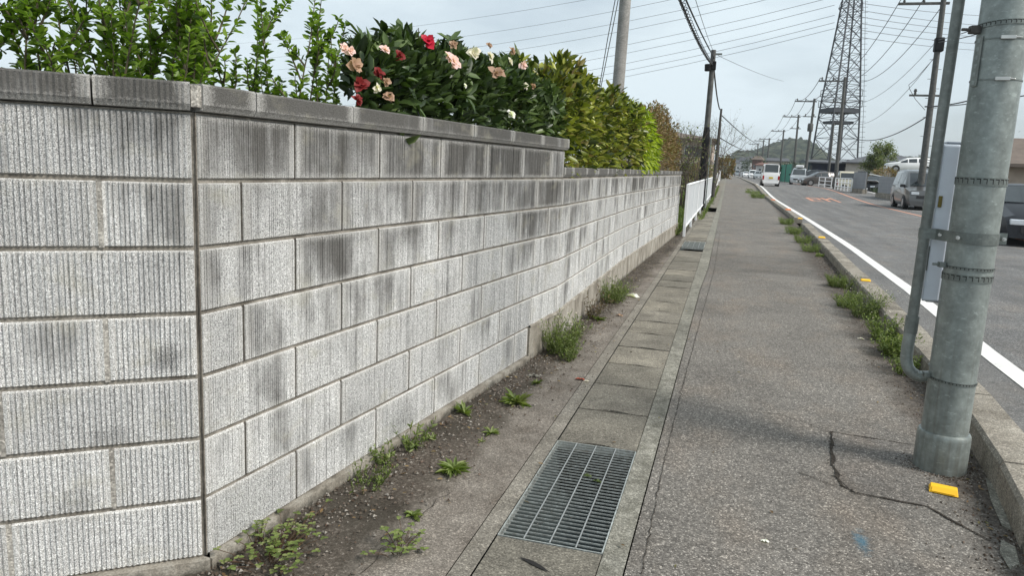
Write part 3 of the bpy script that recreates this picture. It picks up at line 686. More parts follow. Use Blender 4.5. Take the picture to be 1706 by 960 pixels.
# (column px at coping, top px row, lean) of single shoots and of the dense middle
single = [(40, -30, -.1, .35), (75, -35, .0, .4), (105, -20, -.25, .5), (55, 40, -.3, .45), (125, -10, -.1, .35), (150, -60, -.2, .5), (490, 5, .25, .55), (520, 45, .35, .5), (468, -20, .12, .5), (455, -60, .0, .6), (500, 85, .45, .5), (540, 60, .30, .5), (10, 40, -.3, .4)]
for (px, top, lean, back) in single:
    f_ = shrub_line(px, back); d_ = math.hypot(f_[0], f_[1])
    ztop = H+(245-top)/FPX*d_*1.02
    base = np.array([f_[0], f_[1], 1.25]); q = shoot(base, (lean*.8, lean*.3, 1), ztop-1.25, .040, .15, 150)
    for k in range(4):
        i = rng.integers(3, 10); shoot(q[i], (rng.normal(lean, .5), rng.normal(0, .5), 1), rng.uniform(.10, .24), .038, .1, 170)
for k in range(33):
    px = rng.uniform(145, 415) if k % 5 else rng.uniform(170, 400); back = rng.uniform(.3, .95)
    f_ = shrub_line(px, back); d_ = math.hypot(f_[0], f_[1]); top = rng.choice([rng.uniform(-60, 0), rng.uniform(25, 90), rng.uniform(40, 100)])
    ztop = H+(245-top)/FPX*d_
    base = np.array([f_[0], f_[1], 1.25]); q = shoot(base, (rng.normal(0, .16), rng.normal(0, .16), 1), max(.3, ztop-1.25), .037, .05, 160)
    for j in range(4):
        i = rng.integers(2, 10); shoot(q[i], (rng.normal(0, .6), rng.normal(0, .6), 1), rng.uniform(.10, .25), .036, .1, 180)
for k in range(16):
    f_ = shrub_line(rng.uniform(120, 480), rng.uniform(.4, .9)); tw.tube([(f_[0]*.6-.75, f_[1]*.7+.85, 0), (f_[0]*.8-.35, f_[1]*.85+.4, .7), (f_[0], f_[1], 1.3)], [.014, .010, .006], 6)
tw.build('stems', M['twig'], sh); leaf_obj('leaves', parts, M['holly'], sh)

def hedge_fill(path, prof, back0, depth, n, size, droop=.0, zbot=1.2, sizevar=.35, lumps=.08, skew=0):
    """points through the outer shell of a clipped hedge standing behind the wall. prof: [(u, ztop)]"""
    us = [p[0] for p in prof]; zs = [p[1] for p in prof]
    U = rng.uniform(us[0], us[-1], n*3); ZT_ = np.interp(U, us, zs)
    T = rng.uniform(0, 1, n*3)                       # round the section: front face, then over the top
    R = 1-np.abs(rng.normal(0, .16, n*3)); sec = T*math.pi*.86-.12
    hh = (ZT_-zbot); lump = np.array([mnoise.noise(Vector((u*3.3, t*3.0, size*50))) for u, t in zip(U, T)])*lumps*2
    offs = -back0-depth/2+(depth/2)*np.cos(sec)**1*1.0*R*(1+lump)
    Z = zbot+hh*(np.sin(np.clip(sec, 0, math.pi))**.55*R*1.0+lump*.9) 
    sel = (Z > zbot-.1) & (U > us[0]+skew*np.maximum(0, -offs-back0))
    U, Z, offs, sec = U[sel][:n], Z[sel][:n], offs[sel][:n], sec[sel][:n]
    XY = np.array([path.at(u, o_) for u, o_ in zip(U, offs)])
    P_ = np.column_stack([XY, Z]); nrm = np.array([path.at(u, 1)-path.at(u, 0) for u in U])
    out_ = np.column_stack([nrm*np.cos(sec)[:, None], np.sin(sec)+.0])
    D = out_*.9+rng.normal(0, .55, (len(U), 3))+np.array([0, 0, .25-droop])
    S_ = size*rng.uniform(1-sizevar, 1+sizevar, len(U))
    return P_, D, S_, out_
def topz(px, back):
    u = None; a = RW
    for (p, q, c0) in ((PA, PB, 0), (PB, PC1, RW.c[1]), (PC1, PC2, RW.c[2])):
        d = (q-p)/np.linalg.norm(q-p); nn = np.array([d[1], -d[0]]); P3, s_ = onLine(px, p-nn*back, q-nn*back)
        u = c0+s_
        if s_ <= np.linalg.norm(q-p) or c0 == RW.c[2]: break
    return u, P3[2]
def branches(mb, path, u0, u1, back, zt_, n, r=.008):
    for k in range(n):
        u = rng.uniform(u0, u1); x, y = path.at(u, -back-rng.uniform(0, .2)); p = [(x, y, 0)]; z = 0
        a = rng.normal(0, .05, 2)
        for j in range(1, 6):
            p.append((x+a[0]*j*.5+rng.normal(0, .03), y+a[1]*j*.5+rng.normal(0, .03), zt_*j/5*.95))
        mb.tube(p, [r*(1.6-.25*j) for j in range(6)], 6)
        for j in range(5):
            i = rng.integers(2, 5); q = np.array(p[i]); e_ = rng.normal(0, .08, 3); e_[0] = -abs(e_[0]); mb.tube([q, q+e_+[-.02, 0, .10], q+e_*1.7+[-.04, 0, .22]], [r*.6, r*.4, r*.2], 5)
cam_prof = [(1.02, 1.70), (1.15, 1.84), (1.45, 1.88), (1.75, 1.95), (2.1, 2.00), (2.6, 2.04), (3.2, 2.06), (3.9, 2.07)]
print('camellia profile', [(round(a, 2), round(b_, 2)) for a, b_ in cam_prof])
ce = empty('camellia_bush', (0, 0, 0), label='dark glossy camellia bush with red, pink and cream flowers above the wall coping', cat='shrub')
P_, D, S_, O_ = hedge_fill(RW, cam_prof, 0.10, .70, 9500, .078, zbot=1.44, lumps=.11, skew=1.35)
parts = []; v, f = leaves(P_, D, S_, .42, .22, .14, .7); r1 = np.clip(rng.random(len(P_))*.72+.36*(P_[:, 1]-2.8)/3+.0, 0, 1); parts.append((v, f, np.concatenate([r1, r1])))
# rosettes of larger leaves at shoot tips
for k in range(90):
    i = rng.integers(0, len(P_)); c_ = P_[i]+O_[i]*.05; n_ = 8
    ax = _n(O_[i]+rng.normal(0, .4, 3)+[0, 0, .3]); rv = rng.normal(0, 1, (n_, 3)); rv -= ax*(rv @ ax)[:, None]; rv /= np.linalg.norm(rv, axis=1, keepdims=True)
    v, f = leaves(np.tile(c_, (n_, 1)), rv+ax*rng.uniform(.1, .9, (n_, 1)), rng.uniform(.080, .125, n_), .40, .25, .16, .3, up=np.tile(ax, (n_, 1))+rng.normal(0, .1, (n_, 3))); parts.append((v, f, rr(n_, .25, 1)))
leaf_obj('leaves', parts, M['camel'], ce)
bm_ = MB(); branches(bm_, RW, cam_prof[0][0]+.1, cam_prof[-1][0], .45, 1.55, 26); 
for k in range(40):   # shoots standing clear of the clipped top
    i = rng.integers(0, len(P_)); 
    if O_[i][2] > .75: bm_.tube([P_[i], P_[i]+[rng.normal(0, .02), rng.normal(0, .02), .09]], .0022, 5)
bm_.build('branches', M['bark'], ce)
def flower(mat, px, back, size, name='flower', dense=14):
    # pick the depth of the front skin of the bush seen at this point
    u, z = topz(px, back); x, y = RW.at(u, -back); c_ = np.array([x, y, z]); ax = _n([1.0, -.55, .45])+rng.normal(0, .15, 3); ax = _n(ax)
    pr = []
    for ring, n_ in ((0, 7), (1, 6), (2, 5)):
        rv = rng.normal(0, 1, (n_, 3)); th = np.linspace(0, 2*math.pi, n_, endpoint=False)+ring*.4; e1 = _n(np.cross(ax, [0, 0, 1])); e2 = np.cross(ax, e1)
        rv = np.cos(th)[:, None]*e1+np.sin(th)[:, None]*e2
        v, f = leaves(np.tile(c_, (n_, 1))+rng.normal(0, size*.04, (n_, 3)), rv+ax*(.12+.55*ring)+rng.normal(0, .22, (n_, 3)), np.full(n_, size*(.50-.11*ring))*rng.uniform(.7, 1.2, n_), .95, .25, .16, .2, up=np.tile(ax, (n_, 1))+rng.normal(0, .25, (n_, 3))); pr.append((v, f, rr(n_)))
    size *= .76; o = leaf_obj(name, pr, M[mat], ce)
    return o
FL = [('red', 712, 68, .10), ('pink', 757, 104, .10), ('cream', 790, 88, .085), ('fade', 592, 110, .085), ('dred', 601, 140, .075), ('pink', 574, 80, .055), ('pink', 641, 82, .06), ('cream', 817, 94, .07), ('pink', 872, 108, .075), ('pink', 748, 96, .07),
      ('fade', 828, 122, .10), ('whitep', 852, 190, .075), ('fade', 888, 143, .06), ('fade', 853, 84, .06), ('fade', 643, 136, .05), ('cream', 628, 147, .05), ('dred', 596, 166, .06), ('fade', 647, 160, .06), ('dred', 632, 122, .06), ('cream', 875, 143, .05), ('cream', 850, 102, .05), ('fade', 756, 74, .055), ('dred', 665, 92, .06), ('pink', 585, 84, .05), ('whitep', 775, 142, .03), ('fade', 815, 75, .045)]
for q, x, y, s_ in FL: flower(q, (x, y), .05+.02*rng.random() if y > 100 else (.13 if y > 80 else .22), s_)
# flat paler bush following, then lime weeping one and a brown one
h2 = [(3.75, 2.05), (4.6, 2.08), (5.6, 2.12), (6.6, 2.14), (7.6, 2.18), (8.6, 2.20)]
print('laurel profile', [(round(a, 2), round(b_, 2)) for a, b_ in h2])
he = empty('laurel_hedge', (0, 0, 0), label='yellow-green broadleaf hedge between the camellia and the drooping lime bush', cat='hedge')
P_, D, S_, O_ = hedge_fill(RW, h2, .08, .75, 11500, .090, droop=.15, zbot=1.28, lumps=.24)
v, f = leaves(P_, D, S_, .42, .2, .15, .6); rn = rr(len(P_)); leaf_obj('leaves', [(v, f, rn)], M['laurel'], he)
bm_ = MB(); branches(bm_, RW, h2[0][0], h2[-1][0], .35, 1.8, 44); bm_.build('branches', M['bark'], he)
h3 = [(8.3, 2.18), (9.0, 2.24), (9.6, 2.27), (10.1, 2.22), (10.4, 2.1)]
print('lime profile', [(round(a, 2), round(b_, 2)) for a, b_ in h3])
li = empty('weeping_bush', (0, 0, 0), label='bright lime green bush with drooping leaves at the far end of the hedge', cat='shrub')
P_, D, S_, O_ = hedge_fill(RW, h3, .0, .75, 5200, .11, droop=1.0, zbot=1.45, lumps=.22)
v, f = leaves(P_, D, S_, .20, .15, .30, .5); leaf_obj('leaves', [(v, f, rr(len(P_)))], M['lime'], li)
bm_ = MB(); branches(bm_, RW, h3[0][0], h3[-1][0], .4, 1.7, 14); bm_.build('branches', M['bark'], li)
# brown shrub
def blob_shrub(name, c_, r, hgt, n, size, mat, label, cat='shrub', wid=.35, trunk=True):
    o = empty(name, (c_[0], c_[1], c_[2]), label=label, cat=cat)
    d = rng.normal(0, 1, (n, 3)); d /= np.linalg.norm(d, axis=1, keepdims=True); rad_ = rng.uniform(.35, 1, n)**.45
    lump = np.array([mnoise.noise(Vector(q*2.3)+Vector((c_[0], 0, 0))) for q in d])*.38+1
    P3 = d*rad_[:, None]*lump[:, None]*np.array([r, r, hgt/2])+np.array([0, 0, hgt/2])
    P3 = P3[P3[:, 2] > .05]; n = len(P3); d = d[:n]
    v, f = leaves(P3, (P3-[0, 0, hgt*.4])+rng.normal(0, .5*r, (n, 3)), size*rng.uniform(.6, 1.3, n), wid, .2, .1, .7); leaf_obj('leaves', [(v, f, rr(n))], mat, o)
    mb = MB()
    for k in range(14):
        e = rng.normal(0, .5, 2)*r; mb.tube([(e[0]*.15, e[1]*.15, 0), (e[0]*.6, e[1]*.6, hgt*.5), (e[0]*1.1, e[1]*1.1, hgt*rng.uniform(.75, 1.0))], [.02, .012, .005], 5)
    mb.build('branches', M['bark'], o); return o
pb = onY(1122, 280, 15.5)
bh = empty('brown_hedge', (0, 0, 0), label='russet brown hedge plant behind the far end of the block wall', cat='shrub')
P_, D, S_, O_ = hedge_fill(RW, [(10.3, 2.2), (11.3, 2.32), (12.6, 2.38), (13.6, 2.3), (14.4, 2.05)], .06, .7, 8500, .055, zbot=1.25, lumps=.2)
v, f = leaves(P_, D, S_, .4, .2, .15, .6); leaf_obj('leaves', [(v, f, rr(len(P_)))], M['brownl'], bh)
bm_ = MB(); branches(bm_, RW, 11.0, 14.2, .35, 2.3, 30); bm_.build('branches', M['bark'], bh)
pass

# ------------------------------------------------------------------ big steel lighting column, conduit and meter box
pc = np.array([1.112, 3.90]); PR = .101
col_ = empty('steel_pole', (pc[0], pc[1], 0), label='large galvanised steel column with strapped bands beside the kerb', cat='pole')
mb = MB(); mb.lathe((0, 0, 0), [(PR, .10), (PR, 1.1), (PR-.001, 2.0), (PR-.008, 5.0)], 64); mb.build('shaft', M['galv'], col_, smooth='auto')
mb = MB(); mb.lathe((0, 0, 0), [(.116, -.03), (.116, .168), (.1145, .185), (.110, .193), (.102, .196)], 64); mb.build('base_sleeve', M['galv'], col_, smooth='auto')
def band(z, h, holes, nm='strap', r=PR+.0035, tilt=0.0):
    mb = MB(); n_ = 72
    vs = []
    for k in range(n_):
        t = 2*math.pi*k/n_
        for rr_, zz in ((PR-.001, -h/2), (r, -h/2), (r, h/2), (PR-.001, h/2)): vs.append((rr_*math.cos(t), rr_*math.sin(t), z+zz+tilt*math.cos(t+.6)))
    mb.add(vs, [(4*k+j, 4*((k+1) % n_)+j, 4*((k+1) % n_)+j+1, 4*k+j+1) for k in range(n_) for j in range(3)])
    o = mb.build(nm, M['strap'], col_)
    if holes:
        hb = MB()
        for k in range(holes):
            t = 2*math.pi*k/holes; ca, sa = math.cos(t), math.sin(t); w_ = .0085 
            for (a0, a1, b0, b1) in ((-w_, w_, h*.22, h*.34), (w_-.003, w_, -h*.3, h*.3)):
                q = []
                for a, bz in ((a0, b0), (a1, b0), (a1, b1), (a0, b1)): q.append(((r+.0006)*ca-a*sa, (r+.0006)*sa+a*ca, z+bz+tilt*math.cos(t+.6)))
                hb.add(q, [(0, 1, 2, 3)])
        hb.build('punched_slots', M['dark'], o)
    return o
def zpole(y): 
    x = 1568+(1668-1568)*(790-y)/790; return onY(x, y, pc[1]-PR)[2]
Lh = math.atan2(-.13-.0, -1)    # compass side of the pole facing left in the picture
lead = math.pi+.12
def buckle(z, parent, ang, s=1.0):
    mb = MB(); c_ = Matrix.Rotation(ang, 4, 'Z')
    mb.box(PR+.001, PR+.030*s, -.016, .016, -.012*s, .012*s, M=Matrix.Translation((0, 0, z)) @ c_); mb.box(PR+.012, PR+.055*s, -.006, .006, -.006, .006, M=Matrix.Translation((0, 0, z)) @ c_)
    mb.build('buckle', M['wood'] if s > 1.2 else M['strap'], parent, bevel=.002)
buckle(zpole(44), band(zpole(36), .022, 34, tilt=.006), lead+.1, 1.4)
band(zpole(302), .036, 26)
buckle(zpole(447), band(zpole(449), .015, 40), lead, 1.0); band(zpole(465), .034, 26)
buckle(zpole(636), band(zpole(640), .013, 44, tilt=-.005), lead, 1.0)
for yy in (62, 131):      # thin steel strap with bright screw clip
    o = band(zpole(yy), .006, 0, 'band_strap', r=PR+.002); mb = MB(); an = -math.pi/2-.05
    c_ = Matrix.Translation((0, 0, zpole(yy))) @ Matrix.Rotation(an, 4, 'Z'); mb.box(PR+.001, PR+.014, -.030, .028, -.007, .008, M=c_); mb.tube([c_ @ Vector((PR+.010, .02, .002)), c_ @ Vector((PR+.010, .048, -.001))], .004, 8)
    mb.build('screw_clip', M['bright'], o, bevel=.002)
# edge-on numbered tag plate held by the thin straps
mb = MB(); z0, z1 = zpole(142), zpole(56); c_ = Matrix.Rotation(lead+.28, 4, 'Z'); mb.box(PR+.001, PR+.008, -.017, .017, z0, z1, M=c_); pl = mb.build('tag_plate', M['galvd'], col_, bevel=.002)
mb = MB()
for k in range(6):
    zz = z0+(z1-z0)*(k+.5)/6; mb.box(PR+.0082, PR+.0090, -.008, .008, zz-.010, zz+.008, M=c_)
mb.build('stamped_marks', M['galv'], pl)
# conduit with couplings, swan elbow into the pole, clamp
cd = empty('cable_conduit', (0, 0, 0), label='grey steel conduit with swan-neck elbow running up beside the large column', cat='conduit')
def cpt(px, y): return onY(px, y, 4.02)
Pc = cpt(1527, 455); cxp = Pc[0]; cyp = 4.02; zc_ = lambda y: cpt(1527, y)[2]
top = onY(1592, 0, 4.02); slope = (top[0]-cpt(1522, 480)[0])/(top[2]-cpt(1522, 480)[2])
zA = cpt(1518, 545)[2]; xA = cpt(1518, 545)[0]
def cx_(z): return xA+(z-zA)*slope
r_ = .0245
mb = MB(); mb.tube([(cx_(z), cyp, z) for z in (zA, 1.2, 2.0, 3.2, 5.0)], r_, 24); mb.build('pipe', M['galvd'], cd, smooth='auto')
mb = MB(); mb.tube([(cx_(z), cyp, z) for z in (zA-.03, zA+.055)], r_+.006, 24); mb.build('coupling', M['galvd'], cd, smooth='auto')
el = [(cx_(zA-.02), cyp, zA-.02), (cx_(zA-.02)-.004, cyp, zA-.10), (xA-.002, cyp, zA-.165)]
for k in range(1, 8):
    t = k/7*math.pi*.46; el.append((xA+.075*(1-math.cos(t)), cyp-.01*k/7, zA-.165-.080*math.sin(t)))
el += [(xA+.125, cyp-.03, zA-.225), (pc[0]-PR*.7, cyp-.05, zA-.165)]
mb = MB(); mb.tube(el, [r_+.004]*(len(el)-1)+[r_-.004], 24); mb.build('elbow', M['galv'], cd, smooth='auto')
mb = MB(); z_ = zpole(398); n_ = 40; vs = []
zc2 = onY(1540, 394, 4.0)[2]
path_ = []
cxx = cx_(zc2)
for t in np.linspace(math.pi*1.5, math.pi*.75, 10): path_.append((cxx+(r_+.004)*math.cos(t), cyp+(r_+.004)*math.sin(t)))
path_ = path_[::-1]
path_ += [(cxx+.04, cyp-r_-.006), (pc[0]-PR*.93, pc[1]-PR*.45)]
for t in np.linspace(math.pi*1.14, math.pi*2.12, 26): path_.append((pc[0]+(PR+.004)*math.cos(t), pc[1]+(PR+.004)*math.sin(t)))
path_ += [(pc[0]+PR+.05, pc[1]+.035)]
for (x, y) in path_: vs += [(x, y, z_-.026), (x, y, z_+.026)]
mb.add(vs, [(2*i, 2*i+2, 2*i+3, 2*i+1) for i in range(len(path_)-1)])
o = mb.build('clamp_band', M['strap'], cd); sd_ = o.modifiers.new('s', 'SOLIDIFY'); sd_.thickness = .005
for (x, y) in ((cxx+.055, cyp-.046), (pc[0]-PR*.80, pc[1]-PR*.72), (pc[0]+PR+.03, pc[1]+.01)):
    mb = MB(); mb.tube([(x, y+.012, z_), (x-.004, y-.018, z_), (x-.0041, y-.0181, z_), (x-.006, y-.034, z_)], [.009, .009, .005, .005], 8); mb.build('bolt', M['bright'], cd)
# meter box on the far-left side of the column
zb0 = onY(1560, 505, 4.05)[2]; zb1 = onY(1590, 236, 4.05)[2]
bx0 = onY(1548, 440, 4.05)[0]; 
bo = empty('meter_box', (bx0+.005, 4.05, zb0), label='tall pale blue-grey cabinet clamped between the steel column and its conduit', cat='cabinet')
dy = .13; wB = .115; hB = zb1-zb0
mb = MB(); tl = slope*.55
def shear(q): return (q[0]+q[2]*tl, q[1], q[2])
mb.box(0, wB, 0, dy, 0, hB-.012); mb.v = [shear(q) for q in mb.v]; mb.build('case', M['boxs'], bo, bevel=.008)
mb = MB(); mb.add([shear(q) for q in [(-.02, -.022, .012), (.052, -.022, .012), (.052, -.022, hB-.02), (-.02, -.022, hB-.02), (-.02, -.002, .004), (.056, -.002, .004), (.056, -.002, hB-.008), (-.02, -.002, hB-.008)]], [(0, 1, 2, 3), (7, 6, 5, 4), (0, 4, 5, 1), (1, 5, 6, 2), (2, 6, 7, 3), (3, 7, 4, 0)]); dr = mb.build('door', M['boxw'], bo, bevel=.006)
mb = MB(); mb.box(-.012, .004, -.032, -.0225, hB*.60, hB*.67); mb.v = [shear(q) for q in mb.v]; mb.build('latch', M['yellow'] if False else flat('brass', (.20, .16, .05), .4, .7), dr, bevel=.002)
for hb_ in ((.062, .078, -.016, .0, -.03, .11), (-.024, -.018, -.03, -.022, .16, .28)): mb = MB(); mb.box(*hb_); mb.v = [shear(q) for q in mb.v]; mb.build('hinge', M['strap'], bo, bevel=.002)
mb = MB(); mb.box(-.005, wB+.01, -.012, dy, hB-.010, hB); mb.v = [shear(q) for q in mb.v]; mb.build('lid', M['boxs'], bo, bevel=.004)

# reflectors
def reflector(loc, rz, mat, label, nm='road_reflector', s=1.0, grp='reflectors fixed on the kerb'):
    o = empty(nm, loc, rz, label=label, cat='reflector')
    if grp: o['group'] = grp
    mb = MB(); w, d, h = .052*s, .038*s, .022*s
    mb.add([(-w, -d, 0), (w, -d, 0), (w, d, 0), (-w, d, 0), (-w*.9, -d*.45, h), (w*.9, -d*.45, h), (w*.9, d*.45, h), (-w*.9, d*.45, h)], [(0, 1, 5, 4), (1, 2, 6, 5), (2, 3, 7, 6), (3, 0, 4, 7), (4, 5, 6, 7), (3, 2, 1, 0)])
    b_ = mb.build('body', mat, o, bevel=.003)
    mb = MB(); mb.add([(-w*.82, -d*.93, h*.22), (w*.82, -d*.93, h*.22), (w*.78, -d*.52, h*.92), (-w*.78, -d*.52, h*.92)], [(0, 1, 2, 3)])
    for q in range(4): mb.v[q] = (mb.v[q][0], mb.v[q][1]-.0015, mb.v[q][2]+.0015)
    mb.build('lens', M['yellow'] if mat != M['orng'] else M['orng'], o); return o
q = G(1571, 822); reflector((q[0], q[1], .008), -.22, M['yellow'], 'yellow wedge reflector lying at the foot of the steel column', s=1.12, grp=None)
for (px, py), lb in zip([(1432, 468), (1357, 396), (1318, 364)], ['nearest yellow reflector on the kerb, next to the weeds', 'second yellow reflector along the kerb, between the nearest and the farthest yellow ones', 'farthest yellow reflector, at the end of the kerb run']):
    q = G(px, py, .12); reflector((interp(KL, q[1])+.12, q[1], .124), 0, M['yellow'], lb, s=1.1 if py > 400 else 1.3)
for (px, py), lb in zip([(1295, 349), (1279, 333), (1270, 326)], ['orange block reflector at the start of the far kerb run', 'orange reflector on the far kerb, second from the kerb gap', 'orange reflector on the far kerb, third from the kerb gap']):
    q = G(px, py, .12); o = reflector((interp(KL, q[1])+.12, q[1], .124), 0, M['orng'], lb, s=1.9)

# ------------------------------------------------------------------ white railings along the left
def railing(y0, y1, x0, x1, label, n=None):
    o = empty('white_railing', (x0, y0, zt(y0)), label=label, cat='railing', group='white slatted railing along the footway'); Ln = y1-y0; n = n or int(Ln/.115)
    mb = MB()
    for k in range(n+1):
        y = Ln*k/n; x = (x1-x0)*k/n; mb.box(x-.009, x+.009, y-.019, y+.019, .22, 1.08)
    mb.build('slats', M['fence'], o)
    for zz, nm in ((1.09, 'top_rail'), (.20, 'bottom_rail')):
        mb = MB(); mb.tube([(0, 0, zz), (x1-x0, Ln, zz)], .028, 8); mb.build(nm, M['fence'], o)
    for k in range(3):
        f = k/2; mb = MB(); mb.box((x1-x0)*f-.028, (x1-x0)*f+.028, Ln*f-.03, Ln*f+.03, -.03, 1.10); mb.build('post', M['fence'], o, bevel=.006)
    return o
xs = lambda y: -.80+.0*y
segs = [(16.2, 22.0), (22.15, 28.6), (28.9, 35.2), (35.35, 41.6), (41.75, 48), (48.2, 56), (56.2, 66), (66.2, 80)]
for k, (a, c2) in enumerate(segs): railing(a, c2, xs(a), xs(c2), f'white slatted railing panel, {ORD[k]} from the end of the block wall')
# ------------------------------------------------------------------ poles
def pole(name, base, ztop, r0, r1, mat, label, grp=None, lean=(0, 0), cat='utility pole'):
    o = empty(name, (base[0], base[1], base[2]), label=label, cat=cat)
    if grp: o['group'] = grp
    h = ztop-base[2]; mb = MB(); mb.tube([(lean[0]*t*h, lean[1]*t*h, t*h) for t in (0, .33, .66, 1)], [r0, r0+(r1-r0)*.33, r0+(r1-r0)*.66, r1], 16); mb.build('shaft', mat, o, smooth='auto'); return o
def base_of(px, py, Y): q = onY(px, py, Y); return q
# left, black sleeve
q0 = onY(1172, 347, 27.9); q1 = onY(1190, 83, 27.9)
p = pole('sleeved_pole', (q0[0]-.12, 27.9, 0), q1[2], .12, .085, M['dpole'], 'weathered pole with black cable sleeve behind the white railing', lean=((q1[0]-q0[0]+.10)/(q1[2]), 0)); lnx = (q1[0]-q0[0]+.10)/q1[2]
zs0, zs1 = 0, onY(1180, 212, 27.9)[2]
mb = MB(); mb.tube([(lnx*z, -.03, z) for z in (.0, zs1-.35, zs1)], [.145, .13, .10], 14); mb.build('black_sleeve', M['black'], p, smooth='auto')
mb = MB(); mb.tube([(.18+lnx*z, -.16, z) for z in (0, 1.2, 2.6)], .022, 8); mb.build('guard_tube', M['fence'] if False else M['galv'], p)
zk = onY(1187, 112, 27.9)[2]; mb = MB(); mb.tube([(lnx*zk-.14, -.1, zk-.14), (lnx*zk-.15, -.1, zk+.10)], .11, 10); mb.box(lnx*zk-.1, lnx*zk+.13, -.13, .0, zk-.10, zk+.20); mb.build('junction_box', M['black'], p, bevel=.02)
mb = MB(); mb.box(lnx*zk-.05, lnx*zk+.30, -.03, .03, zk+.42, zk+.48); mb.build('bracket', M['galvd'], p)
P1top = onY(1190, 100, 27.9)
q0 = onY(1193, 280, 41); q1 = onY(1200, 181, 41)
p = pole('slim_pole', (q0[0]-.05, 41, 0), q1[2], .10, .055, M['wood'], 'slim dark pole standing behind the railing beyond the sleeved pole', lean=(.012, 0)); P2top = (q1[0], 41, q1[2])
for (px, top_, Y) in ((1199, 205, 55), (1196, 235, 60)):
    q0 = onY(px-5, 285, Y); q1 = onY(px+1, top_, Y); pole('slim_pole', (q0[0], Y, .2), q1[2], .07, .04, M['wood'], 'thin dark post '+('taller, between slim pole and tree' if top_ < 220 else 'shortest, nearest the hill')+', behind the bare trees', grp='thin posts behind the railing')
q0 = onY(1030, 165, 18); q1 = onY(1046, -14, 18)
p = pole('concrete_pole', (q0[0]-.08, 18, 0), q1[2]+1.5, .155, .125, M['conc'], 'round pale concrete pole rising behind the hedge', lean=(.018, 0)); CPt = (q1[0], 18, q1[2]+1.0)
# right-hand line of poles
def arm(p, z, w, off, nm='crossarm', ins=3, r=.05, lx_=0):
    mb = MB(); mb.box(off-w/2, off+w/2, -r, r, z-r, z+r); a = mb.build(nm, M['dpole'], p)
    for k in range(ins):
        x = off-w/2+w*(k+.3)/(ins-.4); mb = MB(); mb.lathe((x, 0, z+r), [(.03, 0), (.07, .04), (.04, .10), (.08, .14), (.05, .26)], 8); mb.build('insulator', M['dpole'] , a)
rp_data = [((1536, 296), (1573, -8), 41, .17, .12), ((1391, 312), (1408, 128), 70, .17, .11), ((1379, 300), (1389, 205), 100, .17, .11), ((1341, 292), (1357, 164), 97, .19, .12), ((1322, 288), (1330.5, 191), 125, .2, .13), ((1299, 286), (1306, 216), 165, .22, .14), ((1277, 287), (1282, 230), 215, .26, .17), ((1268, 286), (1272.5, 233), 250, .28, .18), ((1261, 287), (1263, 239), 300, .30, .2)]
lbs = ['tall dark utility pole right behind the stacked white car', 'utility pole in front of the steel pylon between the white guard fences', 'shorter utility pole inside the legs of the pylon', 'utility pole left of the pylon with a crossarm and transformer', 'utility pole in front of the wooded hill, next beyond the transformer pole', 'distant utility pole above the white van', 'distant utility pole left of the van, twin-armed', 'distant utility pole second from the far end', 'most distant utility pole at the foot of the hill']
tops = []
for (b_, t_, Y, r0, r1), lb in zip(rp_data, lbs):
    q0 = onY(*b_, Y); q1 = onY(*t_, Y); zb_ = min(q0[2], zt(Y)-.02); lean = ((q1[0]-q0[0])/(q1[2]-zb_), 0)
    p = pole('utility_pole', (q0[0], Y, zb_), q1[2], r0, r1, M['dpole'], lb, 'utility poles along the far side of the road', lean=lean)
    h = q1[2]-zb_; s_ = 1+Y/400
    if Y != 100:
        lx0 = lean[0]*h
        arm(p, h-.35, 2.0*s_, lx0-.75*s_, ins=3, r=.05*s_); arm(p, h-2.1 if Y > 45 else h-4.6, 1.2*s_, lean[0]*(h-2)-.3, ins=2, r=.04*s_)
    if Y == 97:
        mb = MB(); zz = onY(1350, 212, 97)[2]-zb_; mb.lathe((lean[0]*zz-.1, -.3, zz-.5), [(.28, 0), (.32, .1), (.32, .8), (.25, .95)], 12); mb.build('transformer', M['dpole'], p, smooth='auto')
    if Y == 41:
        mb = MB()
        for k in range(14): zz = 2.2+k*.45; mb.box(lean[0]*zz-.28 if k % 2 else lean[0]*zz, lean[0]*zz if k % 2 else lean[0]*zz+.28, -.012, .012, zz, zz+.02)
        mb.build('climbing_pegs', M['dpole'], p)
        mb = MB(); zz = onY(1561, 66, 41)[2]-zb_; mb.box(lean[0]*zz-.16, lean[0]*zz+.24, -.2, .2, zz-.55, zz+.1, ); mb.build('cable_bundle', M['black'], p, bevel=.05)
    tops.append((q1, lean, h, zb_, s_))
